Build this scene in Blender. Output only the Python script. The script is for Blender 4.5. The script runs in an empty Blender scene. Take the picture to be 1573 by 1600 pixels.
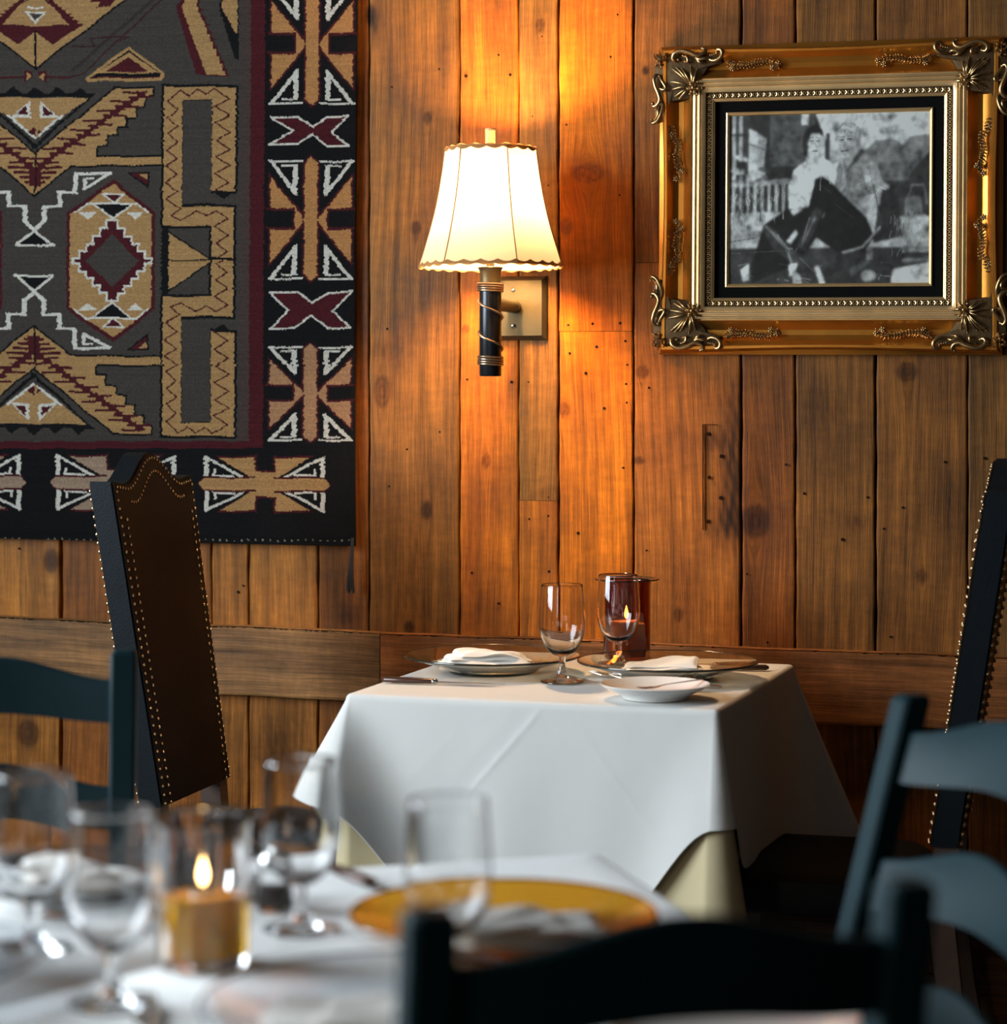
import bpy, math, random
import numpy as np
from mathutils import Vector, Matrix

random.seed(7); RNG = np.random.default_rng(7)
SC = bpy.context.scene
COL = SC.collection
R = math.radians
PI = math.pi

# ------------------------------------------------------------------ camera
TH = R(14.5); F = 3500.0; HZ = 620.0; CX = 786.5; EYE = 1.27; DW = 4.70
VX = (-math.sin(TH), math.cos(TH)); RX = (math.cos(TH), math.sin(TH))
CAM = (DW*math.sin(TH), -DW*math.cos(TH))
cam_d = bpy.data.cameras.new('camera'); cam = bpy.data.objects.new('camera', cam_d); COL.objects.link(cam)
cam.location = (CAM[0], CAM[1], EYE); cam.rotation_euler = (R(90), 0, TH)
cam_d.sensor_fit = 'HORIZONTAL'; cam_d.sensor_width = 36.0
cam_d.lens = F/1573*36.0
cam_d.shift_y = -(800-HZ)/1573.0
cam_d.clip_start = 0.05
cam_d.dof.use_dof = True; cam_d.dof.focus_distance = 4.38; cam_d.dof.aperture_fstop = 3.5
SC.camera = cam

# ------------------------------------------------------------------ world, light, exposure
SC.view_settings.view_transform = 'Standard'; SC.view_settings.look = 'None'
SC.view_settings.gamma = 1.0; SC.view_settings.use_curve_mapping = False
SC.view_settings.exposure = 0.0
w = bpy.data.worlds.new('world'); SC.world = w; w.use_nodes = True
w.node_tree.nodes['Background'].inputs[0].default_value = (0.55, 0.7, 0.9, 1)
w.node_tree.nodes['Background'].inputs[1].default_value = 0.05

ROOM = (-2.4, 3.2, -6.4, 3.3)        # x0, x1, y front, ceiling

def area(name, loc, rot, sx, sy, power, col):
    l = bpy.data.lights.new(name, 'AREA'); l.shape = 'RECTANGLE'; l.size = sx; l.size_y = sy
    l.energy = power; l.color = col
    o = bpy.data.objects.new(name, l); COL.objects.link(o); o.location = loc; o.rotation_euler = rot
    return o
DAY = (0.80, 0.91, 1.0)
# daylight through assumed windows of the left wall and of the wall behind the camera
area('window_light', (ROOM[0]+0.0, -2.6, 2.0), (0, R(-90), 0), 2.2, 2.4, 330, DAY)
area('window_light', (-0.95, ROOM[2]+0.0, 1.6), (R(90), 0, 0), 0.5, 1.5, 14, DAY)

# assumed warm light, added behind the viewer to tint the cloth; no lamp built
for lx, ly, le in ((-.9, -5.8, 40),):
    l_ = bpy.data.lights.new('added_warm_light', 'POINT'); l_.energy = le; l_.color = (1.0, .62, .28); l_.shadow_soft_size = .05
    o_ = bpy.data.objects.new('added_warm_light', l_); COL.objects.link(o_); o_.location = (lx, ly, 2.35)

# ------------------------------------------------------------------ pixel -> place helpers (measuring the photograph)
def ray(px, py):
    u = (px-CX)/F; wv = (HZ-py)/F
    return Vector((VX[0]+u*RX[0], VX[1]+u*RX[1], wv))
def cw(lat, d, z=0.0):
    return Vector((CAM[0]+lat*RX[0]+d*VX[0], CAM[1]+lat*RX[1]+d*VX[1], z))
def cdir(lat, d):
    return Vector((lat*RX[0]+d*VX[0], lat*RX[1]+d*VX[1], 0)).normalized()
def on_z(px, py, z=0.75):
    r = ray(px, py); t = (z-EYE)/r.z
    return Vector((CAM[0]+r.x*t, CAM[1]+r.y*t, z))
def on_y(px, py, Y=0.0):
    r = ray(px, py); t = (Y-CAM[1])/r.y
    return Vector((CAM[0]+r.x*t, Y, EYE+r.z*t))
def face_rot(g):                      # z rotation that turns local +Y to direction g
    return math.atan2(-g.x, g.y)

# ------------------------------------------------------------------ mesh builder
class MB:
    def __init__(s): s.v = []; s.f = []
    def add(s, vs, fs, M=None):
        o = len(s.v)
        if M is not None: vs = [M @ Vector(p) for p in vs]
        s.v += [tuple(p) for p in vs]; s.f += [tuple(i+o for i in f) for f in fs]
        return s
    def box(s, x0, x1, y0, y1, z0, z1, M=None, bev=0.0):
        if bev <= 0:
            vs = [(x, y, z) for x in (x0, x1) for y in (y0, y1) for z in (z0, z1)]
            fs = [(0,1,3,2),(4,6,7,5),(0,4,5,1),(2,3,7,6),(0,2,6,4),(1,5,7,3)]
            return s.add(vs, fs, M)
        b = bev
        def ringz(ins, z):
            X0, X1, Y0, Y1 = x0+ins, x1-ins, y0+ins, y1-ins; c = b*0.6
            return [(X0+c, Y0, z), (X1-c, Y0, z), (X1, Y0+c, z), (X1, Y1-c, z), (X1-c, Y1, z), (X0+c, Y1, z), (X0, Y1-c, z), (X0, Y0+c, z)]
        rings = [ringz(b, z0), ringz(0, z0+b), ringz(0, z1-b), ringz(b, z1)]
        return s.loft(rings, M=M)
    def loft(s, rings, closed=True, caps=True, M=None):
        n = len(rings[0]); vs = [p for r in rings for p in r]; fs = []
        for i in range(len(rings)-1):
            for j in range(n if closed else n-1):
                k = (j+1) % n
                fs.append((i*n+j, i*n+k, (i+1)*n+k, (i+1)*n+j))
        if caps and closed:
            fs.append(tuple(reversed(range(n)))); fs.append(tuple(range((len(rings)-1)*n, len(rings)*n)))
        return s.add(vs, fs, M)
    def lathe(s, prof, seg=48, M=None, closed=False):
        rings = []
        for r, z in prof:
            rings.append([(max(r, 1e-5)*math.cos(2*PI*k/seg), max(r, 1e-5)*math.sin(2*PI*k/seg), z) for k in range(seg)])
        if closed: rings.append(rings[0])
        return s.loft(rings, caps=not closed, M=M)
    def tube(s, pts, rad, seg=8, M=None, flat=1.0, up=None):
        pts = [Vector(p) for p in pts]; n = len(pts)
        rad = rad if hasattr(rad, '__len__') else [rad]*n
        t0 = (pts[1]-pts[0]).normalized()
        a = Vector(up) if up is not None else (Vector((0, 0, 1)) if abs(t0.z) < .9 else Vector((1, 0, 0)))
        rings = []
        for i in range(n):
            t = (pts[min(i+1, n-1)]-pts[max(i-1, 0)])
            if t.length < 1e-9: t = t0
            t = t.normalized()
            if up is not None: a = Vector(up)
            a = (a-t*a.dot(t))
            a = a.normalized() if a.length > 1e-6 else Vector((1, 0, 0))
            b = t.cross(a)
            rings.append([tuple(pts[i]+(a*math.cos(2*PI*k/seg)*flat+b*math.sin(2*PI*k/seg))*rad[i]) for k in range(seg)])
        return s.loft(rings, M=M)
    def ball(s, c, rx, ry=None, rz=None, seg=10, rng=6, M=None):
        ry = ry or rx; rz = rz or rx
        rings = []
        for i in range(rng+1):
            a = -PI/2+PI*i/rng; cr = max(math.cos(a), 1e-3)
            rings.append([(c[0]+rx*cr*math.cos(2*PI*k/seg), c[1]+ry*cr*math.sin(2*PI*k/seg), c[2]+rz*math.sin(a)) for k in range(seg)])
        return s.loft(rings, M=M)
    def build(s, name, mat, parent=None, smooth=35, loc=None, rot=None):
        me = bpy.data.meshes.new(name); me.from_pydata(s.v, [], s.f); me.update()
        if smooth:
            me.polygons.foreach_set('use_smooth', [True]*len(me.polygons))
            me.set_sharp_from_angle(angle=R(smooth))
        if mat: me.materials.append(mat)
        o = bpy.data.objects.new(name, me); COL.objects.link(o)
        if parent: o.parent = parent
        if loc is not None: o.location = loc
        if rot is not None: o.rotation_euler = rot
        return o

def thing(name, label, cat, loc=(0, 0, 0), rz=0.0, group=None):
    o = bpy.data.objects.new(name, None); COL.objects.link(o)
    o.empty_display_size = .05; o.location = loc; o.rotation_euler = (0, 0, rz)
    return tag(o, label, cat, group)
def tag(o, label, cat, group=None):
    o['label'] = label; o['category'] = cat
    if group: o['group'] = group
    return o
def struct(o):
    o['kind'] = 'structure'; return o
def dup(root, loc, rz, label, group=None):
    r = root.copy(); COL.objects.link(r); r.location = loc; r.rotation_euler = (0, 0, rz); r['label'] = label
    if group: r['group'] = group
    for ch in list(root.children):
        c = ch.copy(); COL.objects.link(c); c.parent = r
        for g in list(ch.children):
            d = g.copy(); COL.objects.link(d); d.parent = c
    return r
def spline(pts, n=8):
    P = [np.array(p, float) for p in pts]; out = []
    for i in range(len(P)-1):
        p0 = P[max(i-1, 0)]; p1 = P[i]; p2 = P[i+1]; p3 = P[min(i+2, len(P)-1)]
        for k in range(n):
            t = k/n
            out.append(tuple(.5*((2*p1)+(-p0+p2)*t+(2*p0-5*p1+4*p2-p3)*t*t+(-p0+3*p1-3*p2+p3)*t**3)))
    out.append(tuple(P[-1])); return out

# ------------------------------------------------------------------ materials
def newmat(name):
    m = bpy.data.materials.new(name); m.use_nodes = True
    nt = m.node_tree; b = nt.nodes['Principled BSDF']
    return m, nt, b
def setp(b, **k):
    for n, v in k.items():
        b.inputs[n.replace('_', ' ')].default_value = v
def simple(name, col, rough=.5, metal=0.0, noise=0.0, nscale=40, bump=0.0, bscale=200, spec=.5, coat=0.0, **extra):
    m, nt, b = newmat(name)
    b.inputs['Base Color'].default_value = (*col, 1); b.inputs['Roughness'].default_value = rough
    b.inputs['Metallic'].default_value = metal; b.inputs['Specular IOR Level'].default_value = spec
    b.inputs['Coat Weight'].default_value = coat
    tc = nt.nodes.new('ShaderNodeTexCoord')
    if noise:
        n = nt.nodes.new('ShaderNodeTexNoise'); n.inputs['Scale'].default_value = nscale; n.inputs['Detail'].default_value = 5
        nt.links.new(tc.outputs['Object'], n.inputs['Vector'])
        mr = nt.nodes.new('ShaderNodeMapRange'); mr.inputs[3].default_value = 1-noise; mr.inputs[4].default_value = 1+noise
        nt.links.new(n.outputs[0], mr.inputs[0])
        mx = nt.nodes.new('ShaderNodeVectorMath'); mx.operation = 'SCALE'; mx.inputs[0].default_value = col
        nt.links.new(mr.outputs[0], mx.inputs['Scale']); nt.links.new(mx.outputs[0], b.inputs['Base Color'])
    if bump:
        n2 = nt.nodes.new('ShaderNodeTexNoise'); n2.inputs['Scale'].default_value = bscale; n2.inputs['Detail'].default_value = 4
        nt.links.new(tc.outputs['Object'], n2.inputs['Vector'])
        bp = nt.nodes.new('ShaderNodeBump'); bp.inputs['Strength'].default_value = bump; bp.inputs['Distance'].default_value = .002
        nt.links.new(n2.outputs[0], bp.inputs['Height']); nt.links.new(bp.outputs[0], b.inputs['Normal'])
    return m
def glass(name, col=(1, 1, 1), rough=0.0, ior=1.45):
    m, nt, b = newmat(name); setp(b, Base_Color=(*col, 1), Roughness=rough, IOR=ior, Transmission_Weight=1.0)
    return m
def emit(name, col, s):
    m, nt, b = newmat(name); setp(b, Base_Color=(0, 0, 0, 1), Emission_Color=(*col, 1), Emission_Strength=s); return m

def wood_attr_mat(name):
    """plank wood: 'grain' carries the along/across grain coordinate bent round the knots, 'col' the board's own colour"""
    m, nt, b = newmat(name); N = nt.nodes.new; L = nt.links.new
    ga = N('ShaderNodeAttribute'); ga.attribute_name = 'grain'
    ca = N('ShaderNodeAttribute'); ca.attribute_name = 'col'
    def noise(sx, sy, detail, rough=.6, dist=0.0):
        mp = N('ShaderNodeMapping'); mp.inputs['Scale'].default_value = (sx, sy, 1)
        L(ga.outputs['Vector'], mp.inputs['Vector'])
        n = N('ShaderNodeTexNoise'); n.inputs['Scale'].default_value = 1; n.inputs['Detail'].default_value = detail
        n.inputs['Roughness'].default_value = rough; n.inputs['Distortion'].default_value = dist
        L(mp.outputs[0], n.inputs['Vector']); return n.outputs[0]
    def mrange(x, a, bb, c, d):
        r = N('ShaderNodeMapRange'); r.inputs[1].default_value = a; r.inputs[2].default_value = bb
        r.inputs[3].default_value = c; r.inputs[4].default_value = d; L(x, r.inputs[0]); return r.outputs[0]
    def mul(a, c):
        q = N('ShaderNodeMath'); q.operation = 'MULTIPLY'; L(a, q.inputs[0])
        if isinstance(c, float): q.inputs[1].default_value = c
        else: L(c, q.inputs[1])
        return q.outputs[0]
    n1 = noise(70, 1.6, 6); n2 = noise(420, 9, 3, .7); n3 = noise(9, 4.5, 5); n4 = noise(22, 60, 3, .7)
    k = mul(mul(mrange(n1, .3, .72, .50, 1.36), mrange(n2, .28, .75, .52, 1.40)), mul(mrange(n3, .3, .72, .58, 1.34), mrange(n4, .3, .7, .86, 1.1)))
    v = N('ShaderNodeVectorMath'); v.operation = 'SCALE'; L(ca.outputs['Color'], v.inputs[0]); L(k, v.inputs['Scale'])
    L(v.outputs[0], b.inputs['Base Color'])
    b.inputs['Roughness'].default_value = .5
    L(mrange(n3, .3, .7, .42, .62), b.inputs['Roughness'])
    b.inputs['Specular IOR Level'].default_value = .16
    h = N('ShaderNodeMath'); h.operation = 'ADD'; L(mul(n1, .7), h.inputs[0]); L(mul(n2, .8), h.inputs[1])
    bp = N('ShaderNodeBump'); bp.inputs['Strength'].default_value = .55; bp.inputs['Distance'].default_value = .0022
    L(h.outputs[0], bp.inputs['Height']); L(bp.outputs[0], b.inputs['Normal'])
    return m

def cloth_mat(name, col, sheen=.0):
    m, nt, b = newmat(name); setp(b, Base_Color=(*col, 1), Roughness=.85)
    b.inputs['Specular IOR Level'].default_value = .2
    tc = nt.nodes.new('ShaderNodeTexCoord')
    n = nt.nodes.new('ShaderNodeTexNoise'); n.inputs['Scale'].default_value = 900; n.inputs['Detail'].default_value = 2
    n2 = nt.nodes.new('ShaderNodeTexNoise'); n2.inputs['Scale'].default_value = 14; n2.inputs['Detail'].default_value = 3
    nt.links.new(tc.outputs['Object'], n.inputs['Vector']); nt.links.new(tc.outputs['Object'], n2.inputs['Vector'])
    ad = nt.nodes.new('ShaderNodeMath'); ad.operation = 'MULTIPLY_ADD'; ad.inputs[1].default_value = 4.0
    nt.links.new(n2.outputs[0], ad.inputs[0]); nt.links.new(n.outputs[0], ad.inputs[2])
    bp = nt.nodes.new('ShaderNodeBump'); bp.inputs['Strength'].default_value = .25; bp.inputs['Distance'].default_value = .0015
    nt.links.new(ad.outputs[0], bp.inputs['Height']); nt.links.new(bp.outputs[0], b.inputs['Normal'])
    return m
def attr_mat(name, attr, rough=.9, bump=None, spec=.2, coat=0.0):
    m, nt, b = newmat(name); a = nt.nodes.new('ShaderNodeAttribute'); a.attribute_name = attr
    b.inputs['Roughness'].default_value = rough; b.inputs['Specular IOR Level'].default_value = spec; b.inputs['Coat Weight'].default_value = coat
    if bump:
        tc = nt.nodes.new('ShaderNodeTexCoord'); mp = nt.nodes.new('ShaderNodeMapping'); mp.inputs['Scale'].default_value = bump
        nt.links.new(tc.outputs['Object'], mp.inputs['Vector'])
        n = nt.nodes.new('ShaderNodeTexNoise'); n.inputs['Scale'].default_value = 1; n.inputs['Detail'].default_value = 3
        nt.links.new(mp.outputs[0], n.inputs['Vector'])
        mr = nt.nodes.new('ShaderNodeMapRange'); mr.inputs[1].default_value = .25; mr.inputs[2].default_value = .75
        mr.inputs[3].default_value = .72; mr.inputs[4].default_value = 1.28
        nt.links.new(n.outputs[0], mr.inputs[0])
        v = nt.nodes.new('ShaderNodeVectorMath'); v.operation = 'SCALE'
        nt.links.new(a.outputs['Color'], v.inputs[0]); nt.links.new(mr.outputs[0], v.inputs['Scale'])
        nt.links.new(v.outputs[0], b.inputs['Base Color'])
        bp = nt.nodes.new('ShaderNodeBump'); bp.inputs['Strength'].default_value = .5; bp.inputs['Distance'].default_value = .002
        nt.links.new(n.outputs[0], bp.inputs['Height']); nt.links.new(bp.outputs[0], b.inputs['Normal'])
    else:
        nt.links.new(a.outputs['Color'], b.inputs['Base Color'])
    return m

M_PLANK = wood_attr_mat('plank_wood')
M_DARK = simple('dark_gap', (.016, .009, .005), .9, spec=.05)
M_PLASTER = simple('dim_plaster', (.025, .018, .013), .8, noise=.1, nscale=6)
M_FLOOR = simple('dark_floor_boards', (.035, .022, .015), .5, noise=.35, nscale=9, bump=.2)
M_CEIL = simple('dark_ceiling', (.02, .014, .01), .8, noise=.15, nscale=5)
M_FRAMEW = simple('window_frame_paint', (.12, .09, .06), .5)
M_CLOTH = cloth_mat('white_linen_dimmed', (.62, .61, .58))  # far cloth: base colour lowered to dim the daylight on it
M_CLOTHN = cloth_mat('white_linen_lit', (.90, .90, .88))  # same linen on the near table, base colour raised to look brighter lit
M_UNDER = cloth_mat('cream_linen', (.48, .40, .24))
M_NAPKIN = cloth_mat('napkin_linen', (.84, .81, .76))
M_GLASS = glass('clear_glass')
M_CHARGER = glass('smoky_olive_glass', (.86, .80, .60))
M_AMBERPLATE = glass('amber_glass', (.80, .38, .03))
M_GREYPLATE = glass('grey_blue_glass', (.86, .90, .94))
M_RIM = simple('dark_glass_rim', (.02, .018, .012), .08, spec=.8)
M_AMBER = glass('brown_amber_glass', (.42, .14, .035))
M_OIL = glass('amber_oil', (.90, .50, .015), ior=1.35); M_OIL.node_tree.nodes['Principled BSDF'].inputs['Transmission Weight'].default_value = .6
M_CHINA = simple('white_china', (.74, .73, .70), .12, coat=.5)
M_STEEL = simple('polished_steel', (.46, .45, .43), .16, 1.0)
M_KNIFEH = simple('dark_knife_handle', (.07, .035, .025), .25, .3)
M_NAVY = simple('black_blue_leather', (.0045, .0070, .0092), .5, noise=.25, nscale=30, bump=.25, bscale=260, spec=.12)
M_BROWN = simple('dark_brown_leather', (.0048, .0023, .0016), .5, noise=.3, nscale=14, bump=.25, bscale=260, spec=.12)
M_CHAIRLEG = simple('dark_stained_wood', (.05, .026, .016), .45, noise=.3, nscale=25)
M_NAIL = simple('brass_nail', (.72, .52, .30), .25, 1.0)
M_BLACKW = simple('black_blue_painted_wood', (.004, .0195, .025), .45, noise=.2, nscale=30, bump=.12, bscale=150, spec=.12)
M_SEAT = simple('dark_woven_seat', (.03, .024, .018), .8, bump=.6, bscale=300)
M_GOLD = simple('antique_gold_leaf', (.72, .48, .22), .36, .8, noise=.35, nscale=18, bump=.12, bscale=60)
M_BRONZE = simple('antique_bronze_gilding', (.42, .27, .12), .28, .95, noise=.35, nscale=30, bump=.15, bscale=90)
M_GROUND = simple('dark_bronze_ground', (.10, .06, .026), .45, .8, noise=.3, nscale=40, bump=.3, bscale=120)
M_MAT = simple('black_mat_board', (.004, .004, .004), .9, spec=.05)
M_COVE = simple('red_gold_leaf', (.52, .21, .03), .30, .85, noise=.3, nscale=14, bump=.1, bscale=50)
M_BRASS = simple('aged_brass', (.115, .09, .045), .45, .8, noise=.25, nscale=30, bump=.15, bscale=60)
M_DARKMETAL = simple('dark_metal_tube', (.035, .038, .042), .26, .75, noise=.2, nscale=60)
M_WIRE = simple('wrapped_wire', (.36, .26, .17), .3, .9)

M_WAX = simple('candle_wax', (.8, .7, .5), .5)
BULB = 1020
M_BULB = emit('bulb_glow', (1.0, .62, .31), BULB)
M_FLAME = emit('flame_glow', (1.0, .58, .22), 130)
M_PEPPER = simple('ground_pepper', (.03, .02, .015), .9)
M_SALT = simple('salt', (.75, .74, .72), .9)

# shade fabric: light passes through the cloth
m, nt, b = newmat('shade_fabric')
out = nt.nodes['Material Output']; nt.nodes.remove(b)
df = nt.nodes.new('ShaderNodeBsdfDiffuse'); df.inputs[0].default_value = (.75, .62, .45, 1)
tr = nt.nodes.new('ShaderNodeBsdfTranslucent'); tr.inputs[0].default_value = (.115, .098, .074, 1)
mx = nt.nodes.new('ShaderNodeMixShader'); mx.inputs[0].default_value = .55
nt.links.new(df.outputs[0], mx.inputs[1]); nt.links.new(tr.outputs[0], mx.inputs[2]); nt.links.new(mx.outputs[0], out.inputs[0])
M_SHADE = m
m, nt, b = newmat('tan_shade_trim'); out = nt.nodes['Material Output']; nt.nodes.remove(b)
df = nt.nodes.new('ShaderNodeBsdfDiffuse'); df.inputs[0].default_value = (.55, .30, .12, 1)
tr = nt.nodes.new('ShaderNodeBsdfTranslucent'); tr.inputs[0].default_value = (.09, .045, .016, 1)
mx = nt.nodes.new('ShaderNodeMixShader'); mx.inputs[0].default_value = .5
nt.links.new(df.outputs[0], mx.inputs[1]); nt.links.new(tr.outputs[0], mx.inputs[2]); nt.links.new(mx.outputs[0], out.inputs[0])
M_TRIM = m
# picture glass: thin sheet, mostly see-through with a weak reflection
m, nt, b = newmat('picture_glass'); out = nt.nodes['Material Output']; nt.nodes.remove(b)
tp = nt.nodes.new('ShaderNodeBsdfTransparent'); gl = nt.nodes.new('ShaderNodeBsdfGlossy'); gl.inputs['Roughness'].default_value = .03
fr = nt.nodes.new('ShaderNodeFresnel'); fr.inputs[0].default_value = 1.18
mx = nt.nodes.new('ShaderNodeMixShader'); nt.links.new(fr.outputs[0], mx.inputs[0])
nt.links.new(tp.outputs[0], mx.inputs[1]); nt.links.new(gl.outputs[0], mx.inputs[2]); nt.links.new(mx.outputs[0], out.inputs[0])
M_PGLASS = m

# ------------------------------------------------------------------ the back wall: upright reclaimed planks
def grid_mesh(name, X, Yf, Z, mat, attrs, parent=None, smooth=True):
    """X,Yf,Z 2-D arrays (rows, cols); attrs: name -> (type, array)"""
    r, c = X.shape
    co = np.stack([X, Yf, Z], -1).reshape(-1, 3)
    idx = np.arange(r*c).reshape(r, c)
    q = np.stack([idx[:-1, :-1], idx[:-1, 1:], idx[1:, 1:], idx[1:, :-1]], -1).reshape(-1, 4)
    return co, q
def mesh_np(name, co, quads, mat, point_attrs=None, face_cols=None, parent=None, smooth=True):
    me = bpy.data.meshes.new(name)
    me.vertices.add(len(co)); me.vertices.foreach_set('co', np.asarray(co, np.float32).ravel())
    me.loops.add(len(quads)*4); me.loops.foreach_set('vertex_index', np.asarray(quads, np.int32).ravel())
    me.polygons.add(len(quads)); me.polygons.foreach_set('loop_start', np.arange(0, len(quads)*4, 4, dtype=np.int32))
    me.update(calc_edges=True); me.validate()
    if smooth:
        me.polygons.foreach_set('use_smooth', np.ones(len(quads), bool))
    for n, (t, arr) in (point_attrs or {}).items():
        a = me.attributes.new(n, t, 'POINT')
        a.data.foreach_set('vector' if t == 'FLOAT_VECTOR' else 'color', np.asarray(arr, np.float32).ravel())
    if face_cols is not None:
        a = me.attributes.new('col', 'FLOAT_COLOR', 'FACE')
        a.data.foreach_set('color', np.asarray(face_cols, np.float32).ravel())
    me.materials.append(mat)
    o = bpy.data.objects.new(name, me); COL.objects.link(o)
    if parent: o.parent = parent
    return o

def px_x(px, py=600): return on_y(px, py).x
def px_z(px, py): return on_y(px, py).z
# knots: px, py, half width, half height (photo pixels), darkness
KN = [(669,184,6,8,.55),(651,357,7,10,.4),(668,797,7,13,.28),(598,612,12,22,.75),(920,271,22,13,.55),(885,354,10,10,.6),(882,640,9,9,.6),
      (1004,581,9,8,.6),(998,720,8,5,.45),(1180,815,19,22,.32),(1417,581,13,13,.4),(1009,111,5,6,.2),(81,876,12,18,.25),(45,1146,17,19,.4),
      (728,514,5,6,.6),(580,24,8,14,.15),(845,40,6,9,.7),(1330,300,9,12,.5),(1440,900,7,9,.6),(760,720,6,9,.7),(1060,960,6,9,.6),(640,980,7,9,.4),(1210,120,8,10,.5)]
KNW = [(on_y(a, b_).x, on_y(a, b_).z, c*.00134, d*.00134, e) for a, b_, c, d, e in KN]
# stains: px, py, half width, half height, colour multiplier, strength
ST = [(1145,740,18,90,(.16,.18,.20),1.0),(1118,690,22,16,(.35,.3,.28),.8),(1140,815,22,30,(.14,.16,.18),1.0),(1150,640,14,50,(.3,.3,.3),.8),
      (1335,815,22,14,(.35,.3,.3),.7),(1290,640,30,40,(.5,.45,.42),.6),(585,40,10,22,(.2,.2,.2),.8),(600,545,16,14,(.35,.3,.28),.7),(650,860,20,60,(.55,.5,.48),.7),
      (640,940,30,30,(.5,.45,.42),.6),(545,965,22,14,(.4,.35,.35),.7),(735,900,10,70,(.5,.4,.35),.6),(1075,940,7,60,(.45,.35,.3),.6),(855,770,16,10,(.6,.55,.5),.6),
      (1480,780,24,50,(.6,.6,.6),.7),(900,300,14,60,(.85,.6,.4),.5),(960,960,14,20,(.6,.5,.45),.5),(760,150,4,14,(.3,.2,.15),.5),(728,120,4,12,(.3,.2,.15),.5),
      (300,1180,60,30,(.6,.6,.6),.4),(440,1170,50,60,(.45,.42,.4),.7),(1030,300,5,90,(.4,.35,.3),.7),(1130,620,40,25,(.6,.55,.5),.5)]
STW = [(on_y(a, b_).x, on_y(a, b_).z, c*.00134, d*.00134, e, f) for a, b_, c, d, e, f in ST]
ZC = ROOM[3]
def zp(py): return px_z(900, py)
# boards: left px, right px, [(z0, z1, colour)...]
def brd(l, r_, *segs): return (px_x(l-.7), px_x(r_+.7), segs)
full = lambda c: ((0.0, ZC, c),)
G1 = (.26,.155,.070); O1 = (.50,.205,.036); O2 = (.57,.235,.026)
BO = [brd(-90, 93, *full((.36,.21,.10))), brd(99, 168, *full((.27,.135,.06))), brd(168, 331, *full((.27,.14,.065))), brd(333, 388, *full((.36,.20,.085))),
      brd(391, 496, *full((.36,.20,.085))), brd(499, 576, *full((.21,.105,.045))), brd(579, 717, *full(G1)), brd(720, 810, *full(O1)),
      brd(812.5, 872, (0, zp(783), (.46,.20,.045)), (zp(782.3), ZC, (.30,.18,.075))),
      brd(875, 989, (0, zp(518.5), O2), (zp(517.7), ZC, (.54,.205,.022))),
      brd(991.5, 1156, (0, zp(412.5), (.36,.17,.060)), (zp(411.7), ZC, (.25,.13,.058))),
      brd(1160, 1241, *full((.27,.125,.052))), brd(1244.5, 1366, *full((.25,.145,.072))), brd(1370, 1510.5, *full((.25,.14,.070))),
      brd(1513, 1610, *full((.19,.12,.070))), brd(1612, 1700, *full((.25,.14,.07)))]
def outer(x, xe, step):
    while abs(x-xe) > .02:
        wd = RNG.uniform(.09, .2); nx = x+step*wd
        if (nx-xe)*step > 0: nx = xe
        a, c = min(x, nx), max(x, nx)
        k = RNG.uniform(.75, 1.25)
        BO.append((a+.002, c-.002, full(tuple(np.array((.27,.15,.07))*k)))); x = nx
outer(BO[0][0]-.003, ROOM[0], -1); outer(BO[15][1]+.003, ROOM[1], 1)
cos, qs, grs, cls = [], [], [], []; off = 0
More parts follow.
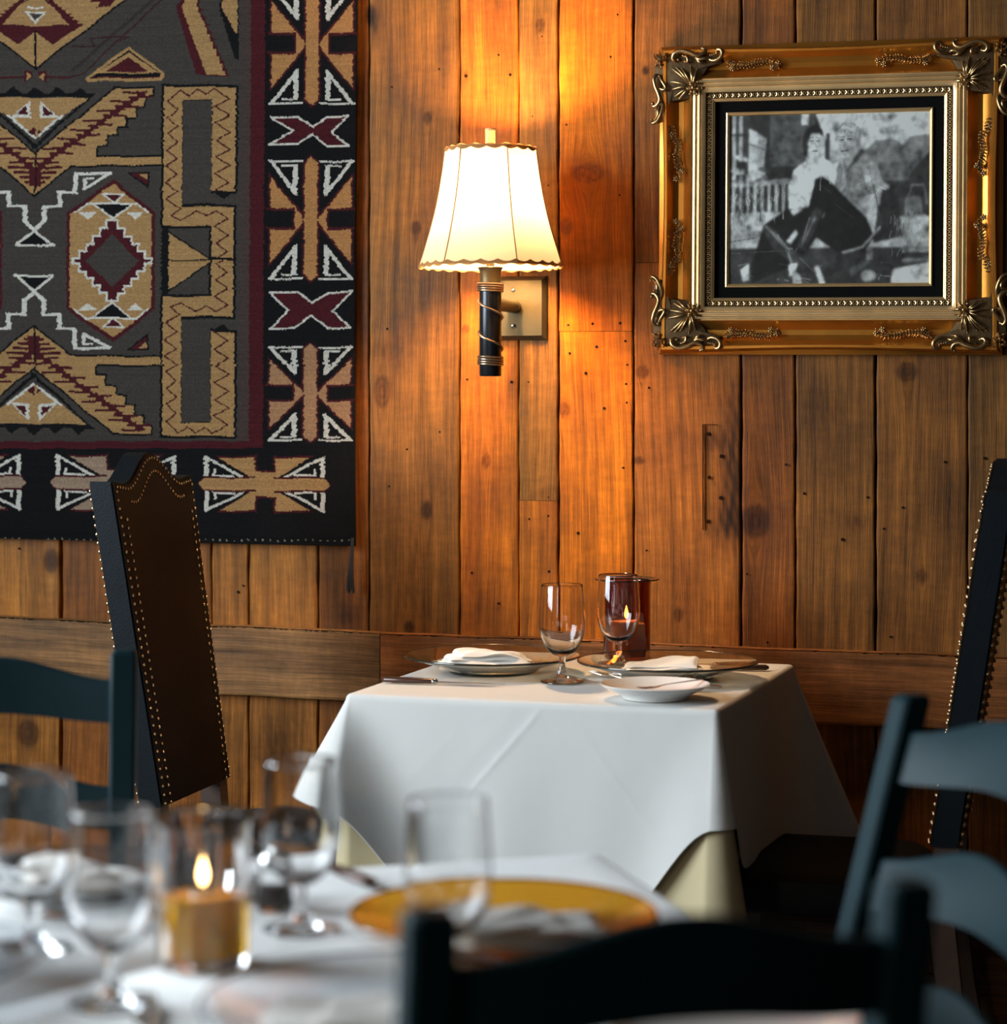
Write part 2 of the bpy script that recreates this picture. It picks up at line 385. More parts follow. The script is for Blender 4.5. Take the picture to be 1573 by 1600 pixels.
for bi, (x0, x1, segs) in enumerate(BO):
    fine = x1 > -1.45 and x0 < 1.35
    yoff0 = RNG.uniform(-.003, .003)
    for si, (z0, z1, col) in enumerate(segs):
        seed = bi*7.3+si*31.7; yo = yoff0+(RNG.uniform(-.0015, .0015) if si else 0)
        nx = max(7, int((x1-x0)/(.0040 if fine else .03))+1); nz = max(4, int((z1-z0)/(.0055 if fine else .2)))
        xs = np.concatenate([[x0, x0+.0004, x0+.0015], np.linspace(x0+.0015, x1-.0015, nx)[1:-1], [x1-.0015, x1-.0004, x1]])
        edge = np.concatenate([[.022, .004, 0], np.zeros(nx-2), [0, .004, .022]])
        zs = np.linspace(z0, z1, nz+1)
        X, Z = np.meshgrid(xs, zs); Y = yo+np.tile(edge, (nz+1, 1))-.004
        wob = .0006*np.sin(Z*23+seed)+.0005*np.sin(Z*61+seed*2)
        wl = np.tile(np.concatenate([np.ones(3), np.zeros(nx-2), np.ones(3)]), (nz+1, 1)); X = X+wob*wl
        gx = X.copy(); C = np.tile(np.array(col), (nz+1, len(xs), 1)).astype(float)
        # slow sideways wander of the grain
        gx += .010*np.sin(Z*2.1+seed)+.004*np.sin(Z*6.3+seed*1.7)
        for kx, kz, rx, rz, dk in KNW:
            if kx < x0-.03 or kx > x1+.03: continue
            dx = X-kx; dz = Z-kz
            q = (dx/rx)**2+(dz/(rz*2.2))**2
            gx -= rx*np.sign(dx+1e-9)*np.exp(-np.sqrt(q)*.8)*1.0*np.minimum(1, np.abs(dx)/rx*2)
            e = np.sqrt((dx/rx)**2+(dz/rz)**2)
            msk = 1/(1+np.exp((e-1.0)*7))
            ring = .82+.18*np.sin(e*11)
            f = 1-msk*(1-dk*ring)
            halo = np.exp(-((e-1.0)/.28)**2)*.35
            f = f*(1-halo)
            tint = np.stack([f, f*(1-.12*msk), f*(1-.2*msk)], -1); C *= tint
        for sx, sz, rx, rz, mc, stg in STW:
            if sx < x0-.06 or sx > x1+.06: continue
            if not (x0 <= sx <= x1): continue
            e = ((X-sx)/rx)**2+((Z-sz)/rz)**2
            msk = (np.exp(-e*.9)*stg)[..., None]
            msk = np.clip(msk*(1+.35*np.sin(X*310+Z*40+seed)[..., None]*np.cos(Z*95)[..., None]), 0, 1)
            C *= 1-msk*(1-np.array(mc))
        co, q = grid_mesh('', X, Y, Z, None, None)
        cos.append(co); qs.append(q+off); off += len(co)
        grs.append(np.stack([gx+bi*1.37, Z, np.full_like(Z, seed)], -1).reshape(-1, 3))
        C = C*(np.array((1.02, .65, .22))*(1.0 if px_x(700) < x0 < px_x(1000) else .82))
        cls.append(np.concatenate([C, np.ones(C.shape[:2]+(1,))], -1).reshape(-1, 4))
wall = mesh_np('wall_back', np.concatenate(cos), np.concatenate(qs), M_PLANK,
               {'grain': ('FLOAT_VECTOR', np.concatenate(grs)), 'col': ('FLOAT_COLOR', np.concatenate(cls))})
struct(wall)
mb = MB(); mb.box(ROOM[0], ROOM[1], .016, .12, 0, ZC); mb.build('backing_board', M_DARK, wall)
# nail holes and the old hinge mark in the boards
mb = MB()
HO = [(1106,678,2.6),(1127,713,2.8),(1108,746,2.6),(1126,778,2.8),(1106,815,2.8),(728,119,2.4),(797,117,2),(779,86,1.4),(888,508,1.6),(926,506,2),(969,505,2),(932,542,2),(977,533,1.8),
      (890,552,1.6),(980,570,1.4),(915,583,2),(979,629,1.4),(944,638,1.8),(974,731,1.5),(903,833,2),(730,593,1.5),(799,597,2),(826,597,1.8),(857,777,1.6),(737,895,1.6),(779,943,1.8),(858,893,2),
      (827,811,1.6),(857,806,1.6),(636,702,1.4),(687,675,1.3),(608,760,1.4),(605,514,1.6),(885,195,1.4),(954,89,1.6),(965,23,1.4),(968,305,1.4),(857,290,1.6),(832,182,1.6),(847,57,1.6),(612,136,1.3),(686,108,1.5),
      (1228,726,1.6),(1256,771,1.8),(1355,777,1.6),(1316,843,2.2),(1410,793,1.6),(1476,722,1.6),(1380,826,1.4),(1538,716,2),(1167,897,1.5),(1199,1004,1.6),(1391,995,1.6),(978,600,1.6),(973,731,1.3),
      (30,857,1.6),(372,925,2),(380,915,1.4),(1014,606,1.8),(1010,860,1.4)]
for px, py, rr in HO:
    p = on_y(px, py, -.0045); r_ = rr*.00134
    mb.lathe([(r_*1.15, 0), (r_*1.1, .0018), (r_*.5, .0022), (0, .0023)], 10, Matrix.Translation(p+Vector((0, -.0005, 0))) @ Matrix.Rotation(R(90), 4, 'X'))
ob = mb.build('nail_hole', M_DARK, wall); ob['kind'] = 'stuff'
mb = MB()
a = on_y(1098, 663, -.006); c = on_y(1098, 828, -.006); e = on_y(1118, 662, -.006)
mb.box(a.x-.0007, a.x+.0007, -.0085, -.004, c.z, a.z); mb.box(a.x, a.x+.030, -.0078, -.004, a.z-.001, a.z)
mb.build('hinge_mark', M_DARK, wall)

# ------------------------------------------------------------------ the rest of the room
def boxo(name, mat, *dims):
    mb = MB(); mb.box(*dims); return struct(mb.build(name, mat, smooth=0))
boxo('floor', M_FLOOR, ROOM[0]-.1, ROOM[1]+.1, ROOM[2]-.1, .12, -.1, 0)
boxo('ceiling', M_CEIL, ROOM[0]-.1, ROOM[1]+.1, ROOM[2]-.1, .12, ZC, ZC+.1)
boxo('wall_right', M_PLASTER, ROOM[1], ROOM[1]+.1, ROOM[2], 0, 0, ZC)
mb = MB()     # left wall round its assumed window opening
x0, x1 = ROOM[0]-.12, ROOM[0]; wy0, wy1, wz0, wz1 = -3.8, -1.4, .9, 3.1
mb.box(x0, x1, ROOM[2], wy0, 0, ZC); mb.box(x0, x1, wy1, 0, 0, ZC); mb.box(x0, x1, wy0, wy1, 0, wz0); mb.box(x0, x1, wy0, wy1, wz1, ZC)
struct(mb.build('wall_left', M_PLASTER, smooth=0))
mb = MB()
for y in (wy0+.03, wy0+.77, wy0+1.53, wy1-.03): mb.box(x1-.02, x1+.03, y-.03, y+.03, wz0, wz1)
mb.box(x1-.02, x1+.03, wy0, wy1, wz0, wz0+.06); mb.box(x1-.02, x1+.03, wy0, wy1, wz1-.06, wz1)
struct(mb.build('window_1', M_FRAMEW, smooth=0))
mb = MB()  # wall behind the viewer round an assumed window opening
y0, y1 = ROOM[2]-.12, ROOM[2]
mb.box(ROOM[0], -1.2, y0, y1, 0, ZC); mb.box(-.7, ROOM[1], y0, y1, 0, ZC); mb.box(-1.2, -.7, y0, y1, 0, .85); mb.box(-1.2, -.7, y0, y1, 2.35, ZC)
struct(mb.build('wall_front', M_PLASTER, smooth=0))
mb = MB()
mb.box(-1.2, -1.16, y1-.02, y1+.03, .85, 2.35); mb.box(-.74, -.7, y1-.02, y1+.03, .85, 2.35); mb.box(-1.2, -.7, y1-.02, y1+.03, .85, .9); mb.box(-1.2, -.7, y1-.02, y1+.03, 2.3, 2.35)
struct(mb.build('window_2', M_FRAMEW, smooth=0))

# chair rail (two boards, slightly out of level) and the low ledge
def hboard(name, p0, p1, hgt0, hgt1, thick, colr, yb=-.006, seed=3.0):
    n = 420; xs = np.linspace(p0.x, p1.x, n); zt = np.linspace(p0.z, p1.z, n)+.0012*np.sin(xs*9)+.0006*np.sin(xs*31)
    hh = np.linspace(hgt0, hgt1, n)
    prof = [(0, 0), (-thick+.002, 0), (-thick, -.003)]+[(-thick, -t) for t in np.linspace(.01, .99, 26)]+[(-thick+.002, -1.0), (0, -1.0)]
    X = []; Y = []; Z = []
    for k, (yy, t) in enumerate(prof):
        X.append(xs); Y.append(np.full(n, yb+yy)); Z.append(zt+(t if -0.004 < t <= 0 else t*hh))
    X, Y, Z = map(np.array, (X, Y, Z))
    co, q = grid_mesh('', X, Y, Z, None, None)
    q = q[:, ::-1]
    g = np.stack([Z-np.tile(zt, (len(prof), 1))+Y+.006*np.sin(X*3+seed), X, np.full_like(X, seed)], -1)
    C = np.tile(np.array(colr(xs)).T[None], (len(prof), 1, 1)) if callable(colr) else np.tile(np.array(colr), X.shape+(1,))
    C = np.concatenate([C, np.ones(X.shape+(1,))], -1)
    return struct(mesh_np(name, co, q, M_PLANK, {'grain': ('FLOAT_VECTOR', g.reshape(-1, 3)), 'col': ('FLOAT_COLOR', C.reshape(-1, 4))}))
YR = -.028
pl = on_y(-40, 962, YR); pr = on_y(1620, 1029.5, YR)
sl = (pr.z-pl.z)/(pr.x-pl.x)
hl = on_y(360, 979.5, YR).z-on_y(360, 1088, YR).z
def ext(p, x): return Vector((x, p.y, p.z+sl*(x-p.x)))
xm = px_x(600, 990)
hboard('trim_1', ext(pl, ROOM[0]), ext(pl, xm-.001), hl, hl, .022, (.22, .105, .036), seed=3.1)
hboard('trim_2', ext(pl, xm+.001), ext(pl, ROOM[1]), hl, hl, .022, (.26, .092, .025), seed=9.4)
zl = .328
hboard('trim_3', Vector((-.15, 0, zl)), Vector((ROOM[1], 0, zl-.01)), zl-.005, zl-.015, .275, (.10, .045, .022), seed=5.5)

# ------------------------------------------------------------------ the rug (woven pattern drawn weft by weft)
def pip(xs, ys, poly):
    p = np.asarray(poly, float); ins = np.zeros(xs.shape, bool); n = len(p); j = n-1
    for i in range(n):
        xi, yi = p[i]; xj, yj = p[j]
        if yi != yj:
            c = ((yi > ys) != (yj > ys)) & (xs < (xj-xi)*(ys-yi)/(yj-yi)+xi); ins ^= c
        j = i
    return ins
class Canvas:
    def __init__(s, PX, PY, bg): s.X = PX; s.Y = PY; s.C = np.tile(np.array(bg, float), PX.shape+(1,))
    def poly(s, p, col, a=1.0):
        p = np.asarray(p, float)
        bb = (s.X >= p[:, 0].min()) & (s.X <= p[:, 0].max()) & (s.Y >= p[:, 1].min()) & (s.Y <= p[:, 1].max())
        ii = np.nonzero(bb)
        if len(ii[0]) == 0: return
        m = pip(s.X[ii], s.Y[ii], p); k = (ii[0][m], ii[1][m]); s.C[k] = s.C[k]*(1-a)+np.array(col)*a
    def rect(s, x0, y0, x1, y1, col, a=1.0): s.poly([(x0, y0), (x1, y0), (x1, y1), (x0, y1)], col, a)
    def line(s, pts, wd, col, a=1.0, closed=False):
        pts = list(pts)+([pts[0]] if closed else [])
        for (ax, ay), (bx, by) in zip(pts[:-1], pts[1:]):
            dx, dy = bx-ax, by-ay; l = math.hypot(dx, dy) or 1; ux, uy = dx/l*wd/2, dy/l*wd/2
            s.poly([(ax-ux-uy, ay-uy+ux), (bx+ux-uy, by+uy+ux), (bx+ux+uy, by+uy-ux), (ax-ux+uy, ay-uy-ux)], col, a)
    def ell(s, cx, cy, rx, ry, col, a=1.0, rot=0.0):
        t = np.linspace(0, 2*PI, 40)[:-1]; c_, s_ = math.cos(rot), math.sin(rot)
        s.poly(np.stack([cx+rx*np.cos(t)*c_-ry*np.sin(t)*s_, cy+rx*np.cos(t)*s_+ry*np.sin(t)*c_], -1), col, a)
K = (.010, .010, .011); GR = (.062, .054, .046); TN = (.42, .245, .10); MR = (.075, .014, .018); WH = (.70, .67, .58); TN_LIT = (.48, .235, .085); PK = (.36, .25, .17)  # border tan is pushed to orange, painting in the sconce's warm light
YRUG = -.022
tl = on_y(-455, -300, YRUG)
x_l, x_r = on_y(-440, 400, YRUG).x, on_y(556, 400, YRUG).x
z_b, z_t = on_y(300, 849, YRUG).z, on_y(300, -300, YRUG).z
fx = on_y(-25, 400, YRUG).x; fz = on_y(300, -25, YRUG).z
ex = np.concatenate([np.arange(x_l, fx, .010), np.arange(fx, x_r, .0020), [x_r]])
ez = np.concatenate([np.arange(z_b, fz, .0023), np.arange(fz, z_t, .010), [z_t]])
cxs = (ex[:-1]+ex[1:])/2; czs = (ez[:-1]+ez[1:])/2
CXg, CZg = np.meshgrid(cxs, czs)
def to_px(Xw, Yw, Zw):
    dx = Xw-CAM[0]; dy = Yw-CAM[1]; d = dx*VX[0]+dy*VX[1]; l = dx*RX[0]+dy*RX[1]
    return CX+F*l/d, HZ-F*(Zw-EYE)/d
PXg, PYg = to_px(CXg, YRUG, CZg)
rj = RNG.normal(0, .75, len(czs)); rj = np.repeat(rj[::2], 2)[:len(czs)]
PXg = PXg+rj[:, None]; PYg = PYg+.8*np.sin(CXg*55)+RNG.normal(0, .25, len(cxs))[None]
cv = Canvas(PXg, PYg, K)
AX = 54.5; AY = 409.5
def mir(p, fx_=False, fy_=False): return [((2*AX-x) if fx_ else x, (2*AY-y) if fy_ else y) for x, y in p]
cv.poly([(-330, -300), (413, -300), (413, 701), (-330, 706)], MR)
cv.poly([(-300, -300), (391, -300), (391, 690), (-300, 694)], GR)
cv.rect(377, -300, 391, 690, (.072, .050, .044))
PAT = [(False, False), (True, False), (False, True), (True, True)]
def each(fn):
    for fx_, fy_ in PAT: fn(lambda p: mir(p, fx_, fy_))
def Pl(T, p, c): cv.poly(T(p), c)
def Ln(T, p, w_, c): cv.line(T(p), w_, c)
def Rc(T, x0, y0, x1, y1, c): cv.poly(T([(x0, y0), (x1, y0), (x1, y1), (x0, y1)]), c)
def upper(T):
    # key band with zigzag
    rects = [(256, 137, 285, 354), (256, 137, 366, 157), (331.5, 137, 368, 299), (256, 324, 366, 354), (331.5, 340, 366, 412)]
    for a, b_, c, d in rects: Rc(T, a-4, b_-4, c+4, d+4, K)
    Rc(T, 281, 154, 336, 328, K); Rc(T, 286, 158, 331, 319, GR); Rc(T, 331, 304, 372, 319, GR)
    for a, b_, c, d in rects: Rc(T, a, b_, c, d, TN)
    Pl(T, [(332, 299), (368, 299), (350, 312)], K)
    Z1 = [(160,298),(240,360),(160,430),(240,490),(160,550),(240,615),(155,685),(240,745),(145,805),(235,865),(145,935),(245,1000),(150,1065),(265,1135),(190,1190),(270,1225),(390,1155),(470,1195),(545,1155),(640,1210),(530,1275),(640,1340),(540,1405),(635,1465),(545,1530),(600,1555)]
    Z2 = [(160,298),(255,208),(325,255),(390,205),(460,245),(520,200),(640,275),(530,340),(650,405),(535,465),(645,535),(540,600),(650,670),(540,730),(645,795),(530,860),(640,930),(530,1000)]
    for Z in (Z1, Z2): Ln(T, [(230+x*.2, 100+y*.2) for x, y in Z], 2.2, MR)
    # tan triangle and feathers inside the key
    Rc(T, 254, 356, 264, 412, K)
    for k in range(8): Pl(T, [(262, 364+k*6.5), (250, 367+k*6.5), (262, 370.5+k*6.5)], K)
    Pl(T, [(262, 360), (334, 408), (334, 412), (262, 412)], K); Pl(T, [(265, 365), (331, 409), (331, 410), (265, 410)], TN)
    # stepped chevron
    S = [(55, 306), (110.6, 260.6), (253, 258.8), (253, 247), (150, 247.5), (151, 229.7), (166, 229), (166, 213), (182, 212), (182, 199.7), (197, 198), (197, 184.7), (211, 184), (212, 168), (225, 167), (226, 152), (238, 150), (238, 139.7), (180, 140.6), (56, 242), (54.5, 243)]
    Ln(T, S+[S[0]], 6, K); Pl(T, S, TN)
    y = 144.0; k = 0
    while y < 288:
        c = 215-(y-147)*1.40
        if c > 62:
            o_ = 11 if k % 2 else -9; Rc(T, c-19+o_, y, c+19+o_, y+3.6, MR); Rc(T, c-6, y+3, c+7, y+7.6, MR)
        else:
            hw = max(12, 52-(y-255)*1.2); Rc(T, 54, y, 54+hw, y+4.3, MR); Rc(T, 54, y, 64, y+8, MR)
        y += 7.4; k += 1
    # face triangle
    Pl(T, [(50, 150), (150, 147), (57, 232), (50, 236)], K); Pl(T, [(50, 152), (143, 150), (55, 226), (50, 228)], GR)
    Rc(T, 50, 148.5, 143, 154, K)
    for cx in (56, 89, 125): Pl(T, [(cx-15, 151), (cx, 138), (cx+15, 151)], K)
    Pl(T, [(50, 155), (138, 154.7), (57, 215.6), (50, 217)], TN)
    Ln(T, [(96, 184), (55, 217)], 4, WH); Pl(T, [(62, 159), (92, 187), (62, 186)], WH); Pl(T, [(67, 166), (84, 182), (67, 182)], MR)
    Pl(T, [(54, 199), (66, 208), (54, 215)], MR)
    # medallion
    H = [(179, 289.5), (238, 337), (238, 412), (110, 412), (110, 337)]
    Hk = [(179, 282), (243.5, 334), (243.5, 412), (105, 412), (105, 334)]
    Pl(T, Hk, MR); Pl(T, H, TN)
    cxm = 176.5
    lv = [(345, 358, 10.5), (357, 370, 21), (369, 382, 32), (381, 393, 42), (392, 405, 53), (404, 412, 63.5)]
    for a, b_, hw in lv: Rc(T, cxm-hw, a, cxm+hw, 412, WH)
    for a, b_, hw in lv: Rc(T, cxm-hw+3.4, a+3.4, cxm+hw-3.4, 412, MR)
    Pl(T, [(cxm, 368), (cxm+44, 412), (cxm-43, 412)], GR)
    Ln(T, [(137, 320), (215, 320)], 3, WH); Ln(T, [(137, 320), (117, 334)], 2.6, WH); Ln(T, [(215, 320), (233, 334)], 2.6, WH)
    Ln(T, [(147, 321), (177, 344), (206, 321)], 3, WH); Pl(T, [(149, 321.5), (204, 321.5), (177, 342)], K)
    Ln(T, [(163, 306), (195, 306), (179, 319), (163, 306)], 3, WH); Pl(T, [(166, 307), (192, 307), (179, 318)], MR)
    Pl(T, [(123, 333), (154, 333), (138, 344)], WH); Pl(T, [(199, 333), (226, 333), (213, 344)], WH)
    # white stepped hook line and hourglass
    wd = 7.2
    Rc(T, 115, 271, 122, 304, WH); Rc(T, 90, 301, 122, 305, WH); Rc(T, 91, 302, 98, 326, WH); Rc(T, 66, 323, 98, 327, WH); Rc(T, 66, 324, 73.5, 349, WH)
    Ln(T, [(70, 347), (55, 361)], 6, WH); Rc(T, 115, 271, 174, 275, WH); Ln(T, [(172, 273.5), (133, 296)], 4.6, WH); Rc(T, 130, 279, 136, 297, WH); Rc(T, 130, 279, 147, 282, WH)
    Ln(T, [(54, 362), (84, 386)], 4, WH); Ln(T, [(50, 385), (84, 386)], 3.4, WH); Pl(T, [(54, 366), (78, 384), (50, 384)], K)
    # corner triangles
    Pl(T, [(197.6, 270), (234, 270), (234, 297)], K); Pl(T, [(204, 272), (231, 272), (231, 291)], MR); Pl(T, [(217, 273), (231.5, 274), (230.5, 283)], TN)
each(upper)
def top_field(T):
    # upper part of the field: serrated diamond and arrows
    Pl(T, [(54, 112), (200, 0), (200, -12), (54, -12)], K); Pl(T, [(54, 108), (195, 0), (195, -12), (54, -12)], TN)
    Pl(T, [(54, 52), (56, 52), (82, 73), (124, 43), (64, -12), (54, -12)], MR); Pl(T, [(54, 43), (106, 41), (60, -12), (54, -12)], TN)
    for k in range(9):
        x = 62+k*6.8; y = -2+k*5; Pl(T, [(x, y), (x+15, y+1), (x+7, y+6)], MR)
    Rc(T, 53, 49, 56.2, 109, K)
    Ln(T, [(54, 21.5), (68, 21)], 3, WH); Ln(T, [(69, 21), (54, 37)], 3, WH); Pl(T, [(54, 23), (65, 23), (54, 34)], GR); Ln(T, [(56, 15), (66, 13)], 2.5, WH)
    Pl(T, [(135, -12), (190, -12), (172, 12), (150, 14), (156, 6), (140, 4), (146, -4)], MR)
    Ln(T, [(112, 112), (240, 0), (270, -20)], 5, (.045, .034, .032)); Ln(T, [(106, 124), (130, 116), (240, 12), (280, -20)], 2.5, (.05, .02, .022))
    Ln(T, [(112, 74), (148, 74), (140, 62), (200, 59), (180, 68)], 2.4, (.05, .02, .022))
    Ln(T, [(110, 124), (90, 124), (66, 122)], 3, MR); Pl(T, [(59, 113), (72, 112), (72, 132), (59, 123)], MR); Pl(T, [(60, 121), (68, 115), (68, 128)], TN)
    Pl(T, [(201, 74), (258, 118), (252, 128), (136, 129), (132, 124)], TN); Pl(T, [(201, 79), (251, 118), (250, 122), (142, 123)], K)
    Pl(T, [(201, 83), (247, 116), (150, 117)], TN); Pl(T, [(200, 90), (231, 114), (164, 115)], MR); Rc(T, 140, 122, 250, 124, MR)
    # serrated arrow at right
    Pl(T, [(296, -20), (274, 12), (305, 116), (322, 121), (358, 120), (352, 108), (310, 12), (316, -20)], MR)
    Pl(T, [(300, -20), (283, 12), (318, 110), (324, 119), (352, 118), (348, 105), (306, 10), (312, -20)], TN)
    for k in range(9):
        y = 14+k*11.5; Pl(T, [(275+k*4.4, y), (284+k*4.4, y+1), (281+k*4.4, y+9)], MR); Pl(T, [(308+k*4.7, y-2), (318+k*4.7, y+4), (309+k*4.7, y+7)], MR)
    Pl(T, [(341, 12), (350, -20), (372, -20), (372, 95), (366, 92)], K); Pl(T, [(345, 12), (352, -20), (370, -20), (370, 52), (366, 50)], TN)
for T in (lambda p: p, lambda p: mir(p, True)):
    top_field(T)
    top_field(lambda p, T=T: [(x, -24-y) for x, y in T(p)])
# border motifs
def jack(cx, cy, sy, tan, horiz=False):
    def Q(p): return [((cx+b_, cy+a*1.0) if horiz else (cx+a, cy+b_*sy)) for a, b_ in p] if not horiz else [(cx+b_*sy, cy+a) for a, b_ in p]
    for s in (-1, 1):
        cv.poly(Q([(s*66, -74), (s*4, 0), (s*66, 74)]), MR); cv.poly(Q([(s*63, -67), (s*9, 0), (s*63, 67)]), tan)
        cv.poly(Q([(s*70, -19), (s*25, -19), (s*25, 15), (s*70, 15)]), MR); cv.poly(Q([(s*72, -15), (s*28, -15), (s*28, 11), (s*72, 11)]), K)
        for t in (-1, 1):
            cv.line(Q([(s*65, t*92), (s*14, t*91.5)]), 3, WH); cv.line(Q([(s*62, t*91), (s*24, t*42)]), 5.5, WH)
            cv.poly(Q([(s*21, t*86), (s*29, t*86), (s*29, t*48), (s*21, t*37)]), WH); cv.line(Q([(s*27, t*85.5), (s*45, t*85)]), 3, WH)
    cv.poly(Q([(-13, -90), (0, -101), (13, -90), (13, 88), (0, 100), (-13, 88)]), MR); cv.poly(Q([(-10, -88), (0, -98), (10, -88), (10, 86), (0, 96), (-10, 86)]), tan)
    cv.line(Q([(-20, 0), (20, 0)]), 3, tan)
for cy, sy in ((70, 1), (344, 1), (615.5, .79), (-210, 1)): jack(486.5, cy, sy, TN_LIT if cy != 615.5 else (.43, .235, .12))
for xo, yo in ((0, 0), (-1, 280), (0, -280)):
    X0 = [(423,183.6),(465,183.6),(488.6,199),(510.5,183),(544,181),(517,205.6),(544.6,228),(510.5,227.5),(487.8,211),(466,225),(421,226),(457,204)]
    if yo == 280: X0 = [(422,457),(466,457),(488.5,474),(514,457),(551,455.5),(522,485),(549,513),(514,512),(488.5,494),(463,512),(424,514.5),(452,485)]; xo = yo = 0
    P_ = [(x+xo, y+yo) for x, y in X0]; cv.poly(P_, MR); cv.line(P_, 3, WH, closed=True)
def jackh(cx, cy, tan):
    for s in (-1, 1):
        cv.poly([(cx-76, cy+s*44), (cx+76, cy+s*44), (cx+14, cy+s*6), (cx-14, cy+s*6)], MR); cv.poly([(cx-70, cy+s*41), (cx+70, cy+s*41), (cx+16, cy+s*8), (cx-16, cy+s*8)], tan)
        cv.rect(cx-15, cy+s*19, cx+17, cy+s*46, MR); cv.rect(cx-12, cy+s*22, cx+14, cy+s*47, K)
        for t in (-1, 1):
            cv.poly([(cx+t*94, cy+s*44), (cx+t*87, cy+s*40), (cx+t*87, cy+s*11), (cx+t*94, cy+s*11)], WH); cv.line([(cx+t*92, cy+s*42), (cx+t*34, cy+s*12)], 4, WH)
            cv.line([(cx+t*80, cy+s*13), (cx+t*48, cy+s*14)], 3.2, WH); cv.line([(cx+t*78, cy+s*13), (cx+t*78, cy+s*22)], 4, WH)
    cv.poly([(cx-104, cy), (cx-94, cy-12), (cx+94, cy-12), (cx+104, cy), (cx+94, cy+12), (cx-94, cy+12)], MR)
    cv.poly([(cx-103, cy), (cx-94, cy-9), (cx+94, cy-9), (cx+103, cy), (cx+94, cy+9), (cx-94, cy+9)], tan); cv.rect(cx-13, cy-19, cx+15, cy+19, tan)
jackh(415, 757.5, (.44, .25, .10)); jackh(183, 756.5, PK); jackh(-60, 756.5, PK); jackh(-300, 756.5, PK)
for k in range(90): cv.rect(-440+k*11.2, 843.5, -437.5+k*11.2, 846, (.30, .27, .2))
cv.C *= RNG.normal(1, .06, cv.C.shape[:2])[..., None]*RNG.normal(1, .05, len(czs))[:, None, None]
cv.C = np.clip(cv.C*.50, .003, 1)
EX, EZ = np.meshgrid(ex, ez)
YY = YRUG+.0025*np.sin(EX*4+1)+.0035*np.sin(EX*2.2+EZ*1.3)*np.clip((z_t-EZ)/1.2, 0, 1)
EXw = EX-.0035*np.sin((EZ-z_b)*3.0+.5)*np.clip((EX-x_l)/(x_r-x_l), 0, 1); EZw = EZ+(x_r-EX)*.0045
co, q = grid_mesh('', EXw, YY, EZw, None, None)
n0 = len(co); rr, cc = EX.shape
bk = co.copy(); bk[:, 1] += .006
idx = np.arange(n0).reshape(rr, cc)
bd = np.concatenate([idx[0, :], idx[1:, -1], idx[-1, -2::-1], idx[-2:0:-1, 0]])
side = np.stack([bd, np.roll(bd, -1), np.roll(bd, -1)+n0, bd+n0], -1)[:, ::-1]
fc = np.concatenate([cv.C.reshape(-1, 3), np.tile(K, (len(q), 1)), np.tile(K, (len(side), 1))])
fc = np.concatenate([fc, np.ones((len(fc), 1))], -1)
M_RUG = attr_mat('woven_wool', 'col', .95, bump=(260, 30, 420), spec=.05)
rug = mesh_np('hanging_rug', np.concatenate([co, bk]), np.concatenate([q, q[:, ::-1]+n0, side]), M_RUG, face_cols=fc)
tag(rug, 'large woven wool rug with tan, maroon and black geometric pattern hanging on wall', 'rug')
mb = MB()
pt = on_y(550, 848, YRUG-.004)
for k in range(9):
    a = k/9*2*PI
    mb.tube(spline([(pt.x+.002*math.cos(a), pt.y+.003+.002*math.sin(a), pt.z+.01), (pt.x-.001+.003*math.cos(a), pt.y+.001, pt.z-.03), (pt.x-.004+.006*math.cos(a), pt.y+.004*math.sin(a), pt.z-.075), (pt.x-.003+.008*math.cos(a), pt.y+.005*math.sin(a), pt.z-.108+.012*random.random())], 4), .0016, 5)
mb.build('corner_tassel', simple('black_wool_yarn', (.02, .02, .022), .95), rug)

# ------------------------------------------------------------------ wall sconce
YP = -.19
sp = on_y(766, 417, YP); zb_ = sp.z; zt_ = on_y(766, 233, YP).z
sconce = thing('wall_sconce', 'brass and dark metal wall sconce with lit cream fabric shade', 'lamp', (sp.x, 0, on_y(808, 482).z))
LZ = sconce.location.z
def lz(py): return on_y(766, py, YP).z-LZ
plx = on_y(808, 482).x-sp.x
mb = MB(); hw = .0665
mb.loft([[(plx-hw, -.006, -hw), (plx+hw, -.006, -hw), (plx+hw, -.006, hw), (plx-hw, -.006, hw)],
         [(plx-hw, -.012, -hw), (plx+hw, -.012, -hw), (plx+hw, -.012, hw), (plx-hw, -.012, hw)],
         [(plx-hw+.009, -.021, -hw+.009), (plx+hw-.009, -.021, -hw+.009), (plx+hw-.009, -.021, hw-.009), (plx-hw+.009, -.021, hw-.009)]])
mb.build('back_plate', M_BRASS, sconce, smooth=0)
for s in (1, -1):
    mb = MB(); mb.ball((plx-.003, -.022, s*.037), .0045, .003, .0045); mb.build('screw', M_STEEL, sconce)
mb = MB(); mb.tube(spline([(plx, -.02, .003), (plx*.75, -.08, .003), (plx*.3, -.14, .003), (0, YP, .003)], 5), [.0135]*16, 14)
mb.ball((plx, -.03, .003), .016, .012, .014, 14, 8); mb.build('arm', M_BRASS, sconce)
rt = .0222
mb = MB(); mb.lathe([(0, lz(588)), (rt*.93, lz(588)), (rt, lz(586)), (rt, lz(452)), (0, lz(452))], 32, Matrix.Translation((0, YP, 0)))
mb.build('tube', M_DARKMETAL, sconce)
mb = MB(); mb.lathe([(rt*.9, lz(456)), (rt*.95, lz(440)), (rt*.97, lz(424)), (rt*1.15, lz(418)), (rt*1.12, lz(417.5)), (0, lz(417.5))], 32, Matrix.Translation((0, YP, 0)))
mb.build('socket_cup', M_BRASS, sconce)
mb = MB()
